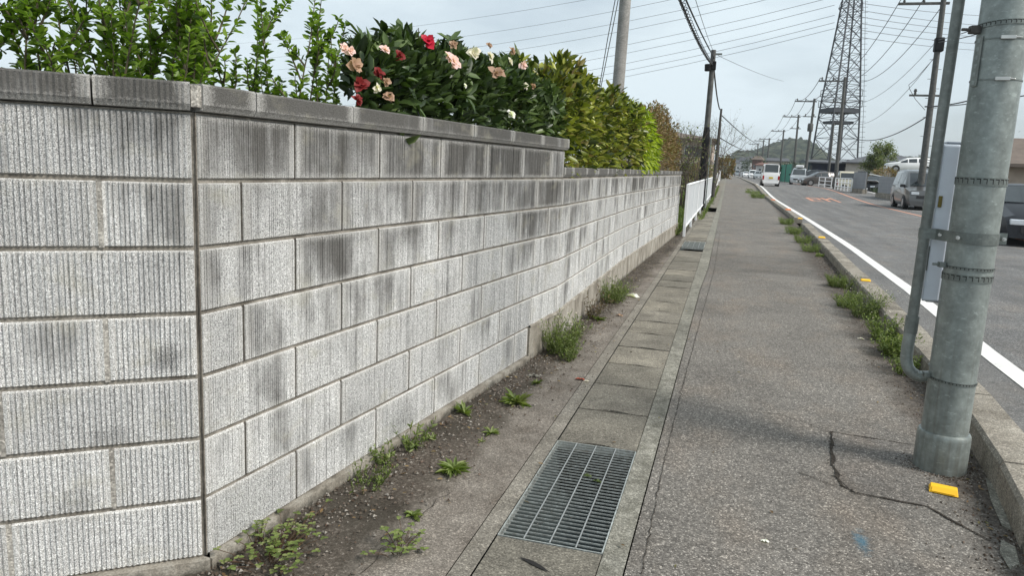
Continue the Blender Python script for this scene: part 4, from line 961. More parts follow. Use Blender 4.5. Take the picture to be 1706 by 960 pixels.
# ------------------------------------------------------------------ pylon
PY = 150.0; pb0 = onY(1383, 290, PY); zg = zt(PY)
pyl = empty('steel_pylon', (pb0[0]+.35, PY, zg), rad(24), label='tall lattice steel transmission pylon behind the dark house', cat='pylon')
def hw(z): return np.interp(z, [0, 14, 33, 50], [3.05, 2.4, 1.08, .85])
def corner(z, k): a = hw(z); return np.array([(a, a, z), (-a, a, z), (-a, -a, z), (a, -a, z)][k % 4])
lv = [0, 4.2, 8.0, 11.6, 14.6, 17.5, 20.3, 22.9, 25.4, 27.6, 29.5, 31.2, 32.8, 34.3, 35.8, 37.3, 39, 41, 43.5, 46, 49]
for k in range(4):
    mb = MB(); mb.tube([corner(z, k) for z in lv], .15, 4); mb.build('leg', M['pylon'], pyl)
mb = MB()
for i in range(len(lv)-1):
    for k in range(4):
        a, b_ = lv[i], lv[i+1]; mb.tube([corner(a, k), corner(b_, k+1)], .055, 4); mb.tube([corner(a, k+1), corner(b_, k)], .055, 4)
        if i: mb.tube([corner(a, k), corner(a, k+1)], .055, 4)
        m_ = (corner(a, k)+corner(b_, k+1))/2; zz = (a+b_)/2; mb.tube([corner(zz, k), m_, corner(zz, k+1)], .035, 4)
        mb.tube([corner((a+zz)/2, k), corner(a, k)*.75+corner(b_, k+1)*.25], .03, 4); mb.tube([corner((b_+zz)/2, k), corner(b_, k)*.75+corner(a, k+1)*.25], .03, 4)
mb.build('bracing', M['pylon'], pyl)
for (ya, yb_, nm) in ((181, 187, 'platform'), (202, 205, 'platform')):
    z0 = onY(1392, yb_, PY)[2]-zg; z1 = onY(1392, ya, PY)[2]-zg; a = hw(z0)+(.0 if ya < 190 else -.7)
    mb = MB(); mb.box(-a, a, -a, a, z0, z0+.12); [mb.box(x0_, x1_, y0_, y1_, z0-.15, z1) for x0_, x1_, y0_, y1_ in ((-a-.05, a+.05, -a-.05, -a+.1), (-a-.05, a+.05, a-.1, a+.05), (-a-.05, -a+.1, -a+.1, a-.1), (a-.1, a+.05, -a+.1, a-.1))]; mb.build(nm, M['pylon'], pyl)
for yy in (160, 178):
    mb = MB(); zr = onY(1392, yy, PY)[2]-zg; a = hw(zr)+.25
    for k in range(4):
        cs = [(a, a), (-a, a), (-a, -a), (a, -a)]; x0, y0 = cs[k]; x1, y1 = cs[(k+1) % 4]
        mb.tube([(x0, y0, zr+1.1), (x1, y1, zr+1.1)], .05, 4); mb.tube([(x0, y0, zr), (x1, y1, zr)], .07, 4)
        mb.tube([(x0, y0, zr), (x0, y0, zr+1.1)], .05, 4)
    mb.build('guard_rail', M['pylon'], pyl)
mb = MB()
for z in (30.5, 33.2, 36.5, 40, 44):
    for sgn in (-1, 1):
        a = hw(z); Lh_ = 3.4 if z > 36 else 1.1
        for s2 in (-1, 1): mb.tube([(sgn*a, s2*a, z), (sgn*(a+Lh_), 0, z+.1)], .07, 4); mb.tube([(sgn*a, s2*a, z+1.6), (sgn*(a+Lh_), 0, z+.1)], .05, 4)
mb.build('arms', M['pylon'], pyl)
mb = MB(); mb.tube([(hw(z)+.45, -hw(z)-.45, z) for z in lv], .035, 4)
for z in np.arange(2, 38, .9): mb.tube([(hw(z)+.1, -hw(z)-.1, z), (hw(z)+.75, -hw(z)-.75, z)], .03, 4)
mb.build('ladder', M['pylon'], pyl)
# ------------------------------------------------------------------ wires
def wire(pts, r, mat, label, grp, n=5):
    mb = MB(); mb.tube(pts, r, n, caps=False); o = mb.build('overhead_wire', mat, None, smooth=True); return tag(o, label, 'wire', grp)
def sag(a, b_, s_, n=18):
    a = np.array(a, float); b_ = np.array(b_, float); return [a+(b_-a)*t-np.array([0, 0, 4*s_*t*(1-t)]) for t in np.linspace(0, 1, n)]
y1160 = [-38, -10, 11, 26, 50, 64, 81, 93, 103]
far = np.array([-330., 420.]); near = np.array([pb0[0]+.8, PY])
for i, y0 in enumerate(y1160):
    pts = []
    for t in np.linspace(0, 1, 26):
        xy = near+(far-near)*t
        c_ = W.T @ np.array([xy[0], xy[1], 0]); px = CX+FPX*c_[0]/-c_[2]
        d = 1160-px; yp = y0+.22*d-.0001*d*d if d < 700 else y0+.22*700-49-(.0)*(d-700)+.08*(d-700)
        pts.append(onLine((px, yp), near, far)[0])
        if d > 1300: break
    wire(pts, .042, M['hv'], f'long transmission line crossing the sky left of the pylon, {ORD[i]} from the top', 'transmission lines left of the pylon')
for i, (ya, yb_) in enumerate([(5, 12), (17, 31), (28, 41), (39, 49), (50, 61), (62, 71)]):
    a = onY(1436, ya, PY); b_ = onY(1706+60, yb_+12, 260); wire(sag(a, b_, 1.2), .05, M['hv'], f'transmission line crossing the sky right of the pylon, {ORD[i]} from the top', 'transmission lines right of the pylon')
q1, lean, h, zb_, s_ = tops[0]; q2 = tops[1][0]
def armpt(tp, f, dz=-.1):
    q1, lean, h, zb_, s_ = tp; return np.array([q1[0]-1.65*s_+f*1.8*s_, q1[1], q1[2]+dz])
for i in range(3):
    prev = None
    for k, j in enumerate([0, 1, 3, 4, 5, 6, 7, 8]):
        cur = armpt(tops[j], i/2)
        if prev is not None: wire(sag(prev, cur, (1.6 if k == 1 else .8)), .018 if k < 2 else .028, M['wire'], f'power wire on the crossarms, {ORD[i]} from the left, span {ORD[k-1]} along the street', 'street power wires on the right')
        prev = cur
    # towards the viewer, over the road
    a = armpt(tops[0], i/2); wire(sag(a, (a[0]+1.5, 4, a[2]+1.0), .6), .016, M['wire'], f'power wire running from the near crossarm towards the viewer, {ORD[i]} from the left', 'street power wires on the right')
for i, (ya, yb_, s2) in enumerate([(66, 170, 1.1), (96, 200, 1.4), (190, 222, .9)]):
    wire(sag(onY(1562-i*6, ya, 41), onY(1408, yb_, 70), s2), [.012, .012, .028][i], M['wire'], ['thin service wire sagging from the near pole towards the pylon', 'lower thin service wire with a hanging loop', 'thick communication cable sagging from the near pole'][i], None)
wire(sag(onY(1541, 177, 41), onY(1640, 160, 30), .1), .026, M['wire'], 'thick communication cable passing behind the conduit to the right', None)
wire(sag(onY(1706+50, 150, 25), onY(1541, 178, 41), .1), .02, M['wire'], 'communication cable leaving to the right edge', None)
for i, (yr, yl) in enumerate([(34, 66), (47, 70)]): wire(sag(onY(1563, yl, 41), onY(1660, yr, 22), .05), .016, M['wire'], ['upper', 'lower'][i]+' service wire between conduit and column near the top', None)
mb = MB(); mb.tube([onY(x, y, 45) for x, y in [(1555, 98), (1540, 115), (1525, 132), (1514, 141), (1516, 149), (1525, 165), (1541, 183)]], .014, 5, caps=False); tag(mb.build('overhead_wire', M['wire'], None, smooth=True), 'loose looping drop wire hanging beside the near utility pole', 'wire')
# left-hand cables
pk = onY(1187, 108, 27.9); pts = sag(onY(1128, -14, 14), pk, .12, 40); 
wire(pts, .022, M['wire'], 'thick cable coming down to the sleeved pole', None)
mb = MB(); hel = []
for i, p_ in enumerate(sag(onY(1130, -14, 14), onY(1185, 104, 27.9), .12, 300)): hel.append(p_+np.array([.05*math.cos(i*.75), 0, .05*math.sin(i*.75)]))
mb.tube(hel, .008, 4, caps=False); tag(mb.build('spiral_hanger', M['wire'], None), 'spiral hanger wrapped round the cable to the sleeved pole', 'wire')
wire(sag(onY(1137, -14, 14), onY(1190, 96, 27.9), .05), .018, M['wire'], 'upper straight cable coming down to the sleeved pole', None)
wire(sag(onY(1155, -14, 14), onY(1188, 84, 27.9), .05), .006, M['wire'], 'thin wire reaching the top of the sleeved pole', None)
wire(sag(onY(1190, 118, 27.9), onY(1199, 182, 41), .15), .03, M['wire'], 'cable from the sleeved pole down to the slim pole beyond', None)
wire(sag(onY(1196, 92, 27.9), onY(1306, 135, 60), .1), .008, M['wire'], 'faint thin wire leaving the sleeved pole towards the road', None)
wire(sag(onY(1200, 190, 41), onY(1282, 236, 215), 1.2), .03, M['wire'], 'upper low cable crossing to the distant poles', None); wire(sag(onY(1200, 230, 41), onY(1264, 247, 215), .8), .03, M['wire'], 'lower low cable crossing to the distant poles', None)
for i, dx in enumerate((0, 5)): wire([onY(1027+dx, -12, 17), onY(1013+dx, 60, 17), onY(998+dx*.5, 148, 17), onY(992, 200, 17)], .010, M['wire'], ['left', 'right'][i]+' one of the two guy wires beside the concrete pole', 'guy wires by the concrete pole')

# ------------------------------------------------------------------ cars
def paintm(nm, c, metal=.3, rough=.28): return flat(nm, c, rough, metal, .5, .03, 2, coat=.6)
M['glass'] = flat('car_glass', (.025, .032, .035), .08, 0, .9, .1); M['tyre'] = flat('tyre', (.018, .018, .018), .8); M['rim'] = flat('alloy', (.35, .35, .36), .3, .7)
M['lamp'] = flat('headlamp', (.62, .66, .70), .15, .2); M['tail'] = flat('tail_lamp', (.35, .02, .02), .2); M['plate'] = flat('white_plate', (.75, .75, .74), .5); M['kplate'] = flat('yellow_plate', (.65, .50, .05), .5)
M['trim'] = flat('black_trim', (.02, .02, .022), .5)
M['wpaint'] = paintm('white_car_paint', (.80, .80, .80), 0); M['silver'] = paintm('silver_car_paint', (.42, .44, .45), .5); M['gun'] = paintm('gunmetal_car_paint', (.10, .10, .10), .5); M['greyc'] = flat('dark_grey_car_paint', (.020, .023, .028), .35, 0, .35, .05); M['brownc'] = paintm('brown_grey_car_paint', (.10, .09, .085), .4); M['cream_p'] = paintm('cream_van_paint', (.62, .58, .45), 0)
def car(label, loc, heading, st, Wd, paint, wb, wr=.31, a_i=2, b_i=3, e_i=5, f_i=6, plate='plate', cat='car', name='parked_car', grp=None, extra=None):
    """st: stations (x from nose, belt z, roof z, roof half width); a/b windscreen foot/top, e/f rear glass top/foot"""
    o = empty(name, loc, heading, label=label, cat=cat)
    if grp: o['group'] = grp
    Ln = st[-1][0]; w = Wd/2; rings = []
    for (x, zb, zr, rw) in st:
        y = Ln/2-x; e = min(x, Ln-x); t = .86+.14*min(1, e/.35)
        rings.append([(w*t*.90, y, .20), (w*t, y, .40), (w*t*1.0, y, (.40+zb)/2), (w*t*.985, y, zb), (rw*.98*t, y, zr-.07*(zr-zb > .2)-.012), (rw*t*.86, y, zr), (0, y, zr+.02)])
    mb = MB(); n_ = 13; vs = []
    for r_ in rings: vs += r_+[(-a, b_, c_) for a, b_, c_ in r_[-2::-1]]
    mb.add(vs, [(i*n_+k, i*n_+k+1, (i+1)*n_+k+1, (i+1)*n_+k) for i in range(len(rings)-1) for k in range(n_-1)]+[tuple(range(n_-1, -1, -1)), tuple((len(rings)-1)*n_+k for k in range(n_))]+[((i+1)*n_, (i+1)*n_+12, i*n_+12, i*n_) for i in range(len(rings)-1)])
    mb.build('body', paint, o, smooth='auto')
    P3 = lambda i, k, s: np.array([rings[i][k][0]*s, rings[i][k][1], rings[i][k][2]])
    for s in (1, -1):        # side glass in panes
        for i in range(a_i, f_i):
            lo0, lo1 = P3(i, 3, s), P3(i+1, 3, s); hi0, hi1 = P3(i, 4, s), P3(i+1, 4, s)
            if hi0[2]-lo0[2] < .12 and hi1[2]-lo1[2] < .12: continue
            def pt(u, v): return (lo0*(1-u)+lo1*u)*(1-v)+(hi0*(1-u)+hi1*u)*v+np.array([.008*s, 0, 0])
            u0, u1 = (.08, .96) if i not in (a_i,) else (.28, .96)
            if i == f_i-1: u1 = .72
            mb = MB(); mb.add([pt(u0, .06), pt(u1, .06), pt(u1, .90), pt(u0, .90)], [(0, 1, 2, 3)]); mb.build('side_window', M['glass'], o)
    def wind(i, j, nm):
        a_, b_ = rings[i], rings[j]; zc0, zc1 = a_[5][2], b_[5][2]; y0, y1 = a_[5][1], b_[5][1]; nrm = np.array([0, (zc1-zc0), abs(y1-y0)]) * np.array([1, np.sign(y0-y1), 1]); nrm = nrm/np.linalg.norm(nrm)*.014
        hw0 = a_[4][0]*.93; hw1 = b_[4][0]*.88; q = []
        for (hw_, t) in ((hw0, .06), (hw0, .06), (hw1, .92), (hw1, .92)): q.append((hw_, y0+(y1-y0)*t, zc0+(zc1-zc0)*t+.012))
        q[1] = (-q[1][0], *q[1][1:]); q[2] = (-q[2][0], *q[2][1:]); q = [tuple(np.array(v)+nrm) for v in q]
        mb = MB(); mb.add(q, [(0, 1, 2, 3)]); mb.build(nm, M['glass'], o)
    wind(a_i, b_i, 'windscreen'); wind(f_i, e_i, 'rear_window')
    for yw in (Ln/2-wb[0], Ln/2-wb[1]):
        for s in (1, -1):
            mb = MB(); mb.tube([((w-.20)*s, yw, wr), ((w+.012)*s, yw, wr)], wr, 24); t_ = mb.build('wheel', M['tyre'], o, smooth='auto')
            mb = MB(); mb.tube([((w-.05)*s, yw, wr), ((w+.018)*s, yw, wr)], wr*.64, 12)
            mb.build('rim', M['rim'], t_)
            mb = MB(); mb.tube([((w-.22)*s, yw, wr+.02), ((w+.004)*s, yw, wr+.02)], wr*1.18, 24); mb.build('wheel_arch', M['trim'], o, smooth='auto')
    zf = st[1][1]
    for s in (1, -1):
        mb = MB(); mb.box(s*w*.62-.17, s*w*.62+.17, Ln/2-.12, Ln/2+.012, zf-.16, zf-.03); mb.build('headlight', M['lamp'], o, bevel=.02)
        mb = MB(); mb.box(s*w*.84-.07, s*w*.84+.07, -Ln/2-.012, -Ln/2+.10, st[-1][1]-.36, st[-1][1]-.02); mb.build('tail_light', M['tail'], o, bevel=.015)
        mb = MB(); yv = rings[a_i][0][1]-.25; mb.box(s*(w+.02)-.06, s*(w+.02)+.12*s+.03, yv-.05, yv+.05, st[a_i][1]+.02, st[a_i][1]+.17); mb.build('mirror', M['trim'] if extra != 'w' else paint, o, bevel=.02)
    mb = MB(); mb.box(-w*.55, w*.55, Ln/2-.02, Ln/2+.014, zf-.34, zf-.19); mb.build('grille', M['trim'], o)
    mb = MB(); mb.box(-.17, .17, Ln/2+.014, Ln/2+.024, .34, .50); mb.build('number_plate', M[plate], o)
    mb = MB(); mb.box(-.17, .17, -Ln/2-.022, -Ln/2-.010, .62, .78); mb.build('number_plate', M[plate], o)
    mb = MB(); mb.box(-w*.86, w*.86, -Ln/2-.03, -Ln/2+.05, .22, .36); mb.build('bumper', M['trim'] if extra != 'w' else paint, o, bevel=.02)
    return o
MINIVAN = [(0, .62, .66, .62), (.12, .84, .88, .70), (.75, .98, 1.03, .72), (1.55, 1.02, 1.70, .68), (2.6, 1.03, 1.83, .70), (4.15, 1.03, 1.80, .69), (4.55, 1.0, 1.20, .70), (4.65, .9, .95, .70)]
KEIVAN = [(0, .70, .74, .62), (.06, .95, 1.0, .66), (.25, 1.06, 1.12, .68), (.85, 1.08, 1.78, .64), (1.6, 1.08, 1.88, .65), (3.18, 1.08, 1.86, .65), (3.34, 1.06, 1.12, .68), (3.39, .9, .95, .68)]
HATCH = [(0, .55, .60, .62), (.15, .72, .78, .70), (.95, .92, .98, .70), (1.85, .98, 1.46, .56), (2.6, 1.0, 1.52, .58), (3.6, 1.02, 1.44, .56), (4.25, .98, 1.04, .62), (4.35, .8, .86, .66)]
SEDAN = [(0, .50, .55, .66), (.15, .66, .72, .74), (1.25, .88, .95, .74), (2.0, .93, 1.38, .56), (2.7, .95, 1.43, .58), (3.5, .96, 1.36, .56), (4.2, .95, 1.02, .66), (4.7, .85, .92, .70)]
def cz(px, py, Y): q = onY(px, py, Y); return (q[0], Y, zt(Y)-.02)
zV = onY(1283, 309, 68)
car('white kei van driving away in the near lane, seen from behind', (zV[0], 69.5, zt(69)-.02), 0, KEIVAN, 1.48, M['wpaint'], (.55, 2.75), .27, 2, 3, 5, 6, 'kplate', 'van', 'kei_van', extra='w')
q = onY(1329, 307, 90); o = car('silver minivan with white roof box coming towards the viewer', (q[0]+.05, 90, zt(90)-.02), rad(180-7), MINIVAN, 1.72, M['silver'], (.85, 3.6), .31, cat='minivan', name='minivan')
mb = MB(); mb.box(-.42, .42, -.75, .75, 1.88, 2.16); mb.build('roof_box', M['wpaint'], o, bevel=.08)
q = onY(1356, 305, 84); car('brown-grey hatchback waiting at the roadside behind the guard fence', (q[0]+.75, 85, zt(85)-.02), rad(108), HATCH, 1.7, M['brownc'], (.75, 3.35), cat='car')
q = onY(1352, 303, 97); car('black car half hidden between the silver minivan and the brown hatchback', (q[0]+.2, 98, zt(98)+.15), rad(95), [(x, a+.1, b_+.1, c_) for x, a, b_, c_ in HATCH], 1.7, M['greyc'], (.75, 3.35))
q = onY(1507, 345, 40); car('dark grey minivan in the far lane partly behind the conduit', (q[0]+1.02, 42.4, -.02), rad(180-1.5), [(x*1.05, a*1.07, b_*1.07, c_*1.05) for x, a, b_, c_ in MINIVAN], 1.85, M['gun'], (.85, 3.6), .32, cat='minivan', name='minivan', grp=None)
q = onY(1676, 386, 19.6); car('dark grey sports saloon at the right edge facing the viewer', (q[0]+.95, 21.9, -.02), rad(180-4), SEDAN, 1.82, M['greyc'], (.9, 3.65), .33, cat='car')
# the lot on the right: stacked cars, cream van, wreck
q = onY(1475, 286, 86); zc_r = q[2]; car('white estate car stacked on top of a dark one behind the grey panels', (q[0]+2.35, 86, zc_r), rad(90), [(x*1.05, a, b_, c_) for x, a, b_, c_ in MINIVAN][:2]+[(.95, .94, 1.0, .7), (1.95, .98, 1.48, .62), (2.8, 1.0, 1.56, .62), (4.3, 1.0, 1.5, .62), (4.75, .96, 1.1, .66), (4.85, .9, .95, .66)], 1.75, M['wpaint'], (.85, 3.75), .32, extra='w')
q2 = onY(1483, 300, 85.5); car('dark boxy kei car carrying the stacked white estate', (q2[0]+1.75, 86, zc_r-1.86), rad(90), KEIVAN, 1.5, M['greyc'], (.55, 2.75), .28)
q = onY(1424, 305, 78); car('cream box van parked behind the white guard fence and grey panel', (q[0]+.1, 79, zt(78)-.3), rad(-90), [(x*.95, a, b_, c_) for x, a, b_, c_ in KEIVAN], 1.5, M['cream_p'], (.55, 2.6), .28, cat='van', name='parked_van')
q = onY(1450, 316, 64); w_ = car('dark wrecked hatchback with white bonnet between the grey panels', (q[0]+1.0, 68, zt(66)-.25), rad(150), [(x*.9, a, b_, c_) for x, a, b_, c_ in HATCH], 1.65, M['greyc'], (.7, 2.9), .29)
mb = MB(); mb.box(-.76, .76, 0, .85, 0, .03, M=Matrix.Translation((0, 1.05, .93)) @ Matrix.Rotation(rad(12), 4, 'X')); mb.build('bonnet', M['wpaint'], w_, bevel=.01)
mb = MB(); mb.box(-.5, .6, 0, .7, 0, .03, M=Matrix.Translation((0, -.6, 1.52)) @ Matrix.Rotation(rad(-9), 4, 'Y')); mb.build('loose_panel', M['wpaint'], w_, bevel=.01)
# row of distant vehicles along the street
for i, (px, py, Y, pm, st, lb) in enumerate([(1258, 291, 150, 'silver', HATCH, 'small silver car parked far ahead, nearest in the distant row'), (1249, 290, 175, 'wpaint', MINIVAN, 'small white car parked far ahead, middle of the distant row'), (1239, 289, 210, 'wpaint', HATCH, 'tiny white car far ahead where the road meets the hill'), (1225, 289, 260, 'silver', KEIVAN, 'tiny pale van far down the near lane')]):
    q = onY(px, py, Y); car(lb, (q[0]+.6, Y, zt(Y)-.02), rad(180) if i < 3 else 0, st, 1.7, M[pm], (.7, 2.9), .3, grp='distant vehicles')
# ------------------------------------------------------------------ guard fences and steel panels on the right
def guard(px0, y0p, px1, y1p, Y0, Y1, n, label):
    a = onY(px0, y0p, Y0); c2 = onY(px1, y1p, Y1); o = empty('guard_fence', (a[0], a[1], zt(Y0)), label=label, cat='fence', group='white grid guard fences across the road'); d = c2-a; d[2] = 0; h = .95
    for k in range(n+1):
        p_ = d*k/n; mb = MB(); mb.box(p_[0]-.035, p_[0]+.035, p_[1]-.035, p_[1]+.035, -.05, h); mb.build('post', M['fence'], o)
    for zz in (.25, .58, .92): mb = MB(); mb.tube([(0, 0, zz), (d[0], d[1], zz)], .035, 6); mb.build('rail', M['fence'], o)
guard(1364, 308, 1385, 309, 80, 72, 2, 'white guard fence with two bays left of the near pylon pole')
guard(1391, 312, 1418, 316, 68, 61.5, 5, 'white guard fence with five bays right of the near pylon pole')
def panelm(nm, c):
    mt, t, b = new_mat(nm); g = NT(t); P = g.pos(); z = g.sep(P)[2]
    wv = g.math('FRACT', g.math('MULTIPLY', z, 4.4)); c_ = g.mix(g.ramp(wv, [(.0, .35), (.07, 0.0), (.93, 0.0), (1, .3)]), c, (.05, .05, .055)); c_ = g.mix(.5, c_, g.ramp(g.noise(P, 2.5, 5), [(.3, .8), (.7, 1.15)]), 'MULTIPLY')
    g.l(c_, b.inputs['Base Color']); b.inputs['Roughness'].default_value = .5; return mt
M['panel'] = panelm('grey_steel_panel', (.20, .215, .235))
def panel(px0, px1, pyt, pyb, Y0, Y1, label, grp='grey steel panel screens on the right'):
    a = onY(px0, pyb, Y0); c2 = onY(px1, pyb, Y1); top_ = onY(px0, pyt, Y0)[2]; mb = MB(); d = c2-a; Ln = math.hypot(d[0], d[1]); rz = math.atan2(d[1], d[0])
    o = empty('panel_screen', (a[0], a[1], zt(Y0)+.0), rz, label=label, cat='screen', group=grp); h = top_-zt(Y0)
    mb.box(0, Ln, -.03, .03, .28, h); mb.build('sheet', M['panel'], o)
    for x in (.04, Ln-.04): mb = MB(); mb.box(x-.04, x+.04, .035, .11, -.2, h-.05); mb.build('post', M['dpole'], o)
    mb = MB(); mb.box(0, Ln, -.16, .16, -.3, .26); mb.build('plinth', M['kerb'], o); return o
panel(1420, 1440.5, 286, 318, 62, 60.0, 'grey steel panel screen beside the white five-bay guard fence')
panel(1462, 1497, 294, 327, 56, 51.5, 'grey ribbed steel panel screen below the stacked cars, facing the road')
panel(1497, 1511, 294, 333, 51.3, 54.5, 'short return of the grey panel screen behind the dark minivan')
mb = MB(); a = onY(1425, 322, 60); 
# verge with low dark planting along the far side
mb = MB(); ys = np.arange(40, 110, 2.0); mb.add([p_ for y in ys for p_ in ((np.interp(y, [40, 110], [11.1, 11.9]), y, zt(y)+.02), (np.interp(y, [40, 110], [11.9, 13.0]), y, zt(y)+.06))], [(2*i, 2*i+1, 2*i+3, 2*i+2) for i in range(len(ys)-1)]); mb.build('verge', M['soil'])['kind'] = 'structure'
def blades(n, fx, size, mat, name, label, wid=.12, cat='grass'):
    P3 = np.array([fx() for _ in range(n)]); D = rng.normal(0, .45, (n, 3))+[0, 0, 1]; v, f = leaves(P3, D, size*rng.uniform(.5, 1.3, n), wid, .1, .35, .8); o = leaf_obj(name, [(v, f, rr(n))], mat, None); return tag(o, label, cat, None, 'stuff')
def fv():
    y = random.uniform(50, 90); return (np.interp(y, [40, 110], [10.8, 12.4])+random.uniform(-.25, .5), y, zt(y))
blades(2600, fv, .30, M['darkl'], 'verge_grass', 'dark low planting and grass strip along the far edge of the road', .2)
# ------------------------------------------------------------------ houses
M['roofg'] = flat('grey_roof_tiles', (.085, .09, .10), .7, var=.25, scale=3); M['wallc'] = flat('cream_render', (.46, .42, .38), .8, var=.12, scale=1.5); M['walld'] = flat('dark_navy_sheet', (.015, .022, .045), .7, var=.3, scale=1); M['wallb'] = flat('beige_boards', (.40, .33, .27), .8, var=.15, scale=2)
M['win'] = flat('house_glass', (.03, .035, .04), .15, spec=.8); M['rust'] = flat('rusty_iron', (.14, .075, .06), .8, var=.3, scale=2); M['wallw'] = flat('pale_render', (.50, .50, .50), .8, var=.1, scale=1); M['roofb'] = flat('brown_roof', (.14, .11, .09), .8, var=.2, scale=2); M['teal'] = flat('green_net', (.03, .22, .15), .8, var=.2, scale=2); M['frame'] = flat('window_frame', (.45, .45, .44), .5)
def house(name, loc, rz, Lx, Ly, hw_, hr, wall_, roof_, label, hip=True, eave=.5, wins=(), grp=None, cat='house'):
    o = empty(name, loc, rz, label=label, cat=cat)
    if grp: o['group'] = grp
    mb = MB(); mb.box(-Lx/2, Lx/2, -Ly/2, Ly/2, -.5, hw_); mb.build('wall', wall_, o)
    mb = MB(); e = eave; ri = (Ly/2 if hip else -.01); a, b_ = Lx/2+e, Ly/2+e
    mb.add([(-a, -b_, hw_-.02), (a, -b_, hw_-.02), (a, b_, hw_-.02), (-a, b_, hw_-.02), (-a+ri+.0, 0, hw_+hr), (a-ri, 0, hw_+hr), (-a, -b_, hw_+.14), (a, -b_, hw_+.14), (a, b_, hw_+.14), (-a, b_, hw_+.14)],
           [(3, 2, 1, 0), (0, 1, 7, 6), (1, 2, 8, 7), (2, 3, 9, 8), (3, 0, 6, 9), (6, 7, 5, 4), (8, 9, 4, 5), (7, 8, 5), (9, 6, 4)]); mb.build('roof', roof_, o)
    for (x, z, w_, h_) in wins:
        mb = MB(); mb.box(x-w_/2-.06, x+w_/2+.06, -Ly/2-.05, -Ly/2-.002, z-.06, z+h_+.06); f_ = mb.build('window', M['frame'], o)
        mb = MB(); mb.box(x-w_/2, x+w_/2, -Ly/2-.07, -Ly/2-.052, z, z+h_); mb.build('pane', M['win'], f_)
    return o
q = onY(1448, 290, 110); house('house', (q[0]+1.8, 110, .3), rad(-8), 9.5, 7, 3.0, 1.3, M['wallc'], M['roofg'], 'low cream house with grey hipped roof right of the pylon', wins=((1.2, 1.5, .9, .9), (-2.5, .8, 1.4, 1.2)))
q = onY(1374, 290, 112); o = house('house', (q[0], 112, .2), rad(4), 4.6, 5, 3.0, .45, M['walld'], M['roofg'], 'dark shed with navy sheeting under the pylon', hip=False, eave=.7)
mb = MB(); mb.box(-2.6, 2.4, -3.1, -2.6, 1.0, 1.3); mb.build('awning', M['rust'], o)
mb = MB(); mb.box(-2.5, -2.2, -2.7, -2.5, 0, 2.6); mb.box(1.9, 2.2, -2.7, -2.5, 0, 2.6); mb.build('post', M['dpole'], o)
q = onY(1700, 290, 42); house('house', (q[0]+4.2, 44, -.1), rad(-4), 9.5, 6, 2.35, 1.5, M['wallb'], M['roofb'], 'beige boarded house at the right edge with brown eaves', hip=False, eave=.7, wins=((-2.9, 0.9, 1.2, .95), (0.6, .8, 1.6, 1.0)))
blob_shrub('clipped_hedge', (q[0]+1.6, 37, -.1), 2.2, 1.75, 2600, .16, M['darkl'], 'dark clipped hedge behind the sports saloon at the right edge', 'hedge')
# left building behind the bare trees
q = onY(1168, 285, 62); o = house('house', (onY(1194, 285, 62)[0]-5.2, 66, .2), rad(0), 9.5, 9, 3.6, .9, M['wallb'], M['roofb'], 'two-storey beige building behind the bare trees on the left', hip=True, eave=.3, wins=((3.4, 2.3, 1.5, .8), (.9, 2.3, 1.5, .8), (3.4, .6, 1.5, 1.0)))
mb = MB(); mb.box(-4.9, 4.9, -4.9, -4.52, 1.75, 1.95); mb.build('balcony', M['wallc'], o)
# town and hill far ahead
for i, (px, py, w_, h_, Y, wm, rm, lb) in enumerate([(1261, 283, 2.6, 4.0, 230, 'rust', 'roofb', 'dark red building beside the road far ahead'), (1294, 283, 4.2, 2.8, 190, 'wallc', 'roofg', 'long low warehouse behind the white van'), (1271, 287, 3.2, 2.2, 185, 'wallw', 'rust', 'small reddish roofed shop left of the warehouse'),
      (1242, 284, 4, 5, 300, 'wallw', 'roofg', 'white building below the hill, nearest the road bend'), (1250, 283, 4, 5.5, 330, 'wallc', 'roofg', 'cream house below the hill beside the white one'), (1233, 284, 4, 5, 380, 'wallw', 'roofg', 'distant white house left of the road end'),
      (1222, 273, 5, 3, 520, 'wallw', 'roofg', 'tiny pale roofed house on the hill foot, leftmost'), (1246, 270, 5, 3, 520, 'wallc', 'roofg', 'tiny cream house high on the hill foot'), (1281, 283, 4, 4, 350, 'wallw', 'roofg', 'white house behind the row of distant poles'), (1226, 281, 5, 5, 480, 'walld', 'roofg', 'dark small house under the hill trees')]):
    q = onY(px, py, Y); house('distant_house', (q[0], Y, max(zt(Y)-.2, q[2]-h_*.3)), rng.uniform(-.3, .3), w_, w_*.7, h_, h_*.3, M[wm], M[rm], lb, hip=(i % 2 == 0), eave=.4, wins=((-w_*.25, h_*.45, w_*.15, h_*.2), (w_*.2, h_*.45, w_*.15, h_*.2)), grp='small buildings far ahead')
q = onY(1309, 293, 118); a = onY(1300, 293, 124); c2 = onY(1319, 293, 108); mb = MB(); o = empty('net_fence', (a[0], a[1], zt(120)), label='green net fence behind the silver minivan', cat='fence'); d = c2-a; Ln = math.hypot(d[0], d[1]); o.rotation_euler[2] = math.atan2(d[1], d[0])
mb.box(0, Ln, -.02, .02, .0, 2.5); mb.build('net', M['teal'], o)
for x in (0, Ln/2, Ln): mb = MB(); mb.box(x-.05, x+.05, -.10, -.022, -.2, 2.6); mb.build('post', M['dpole'], o)
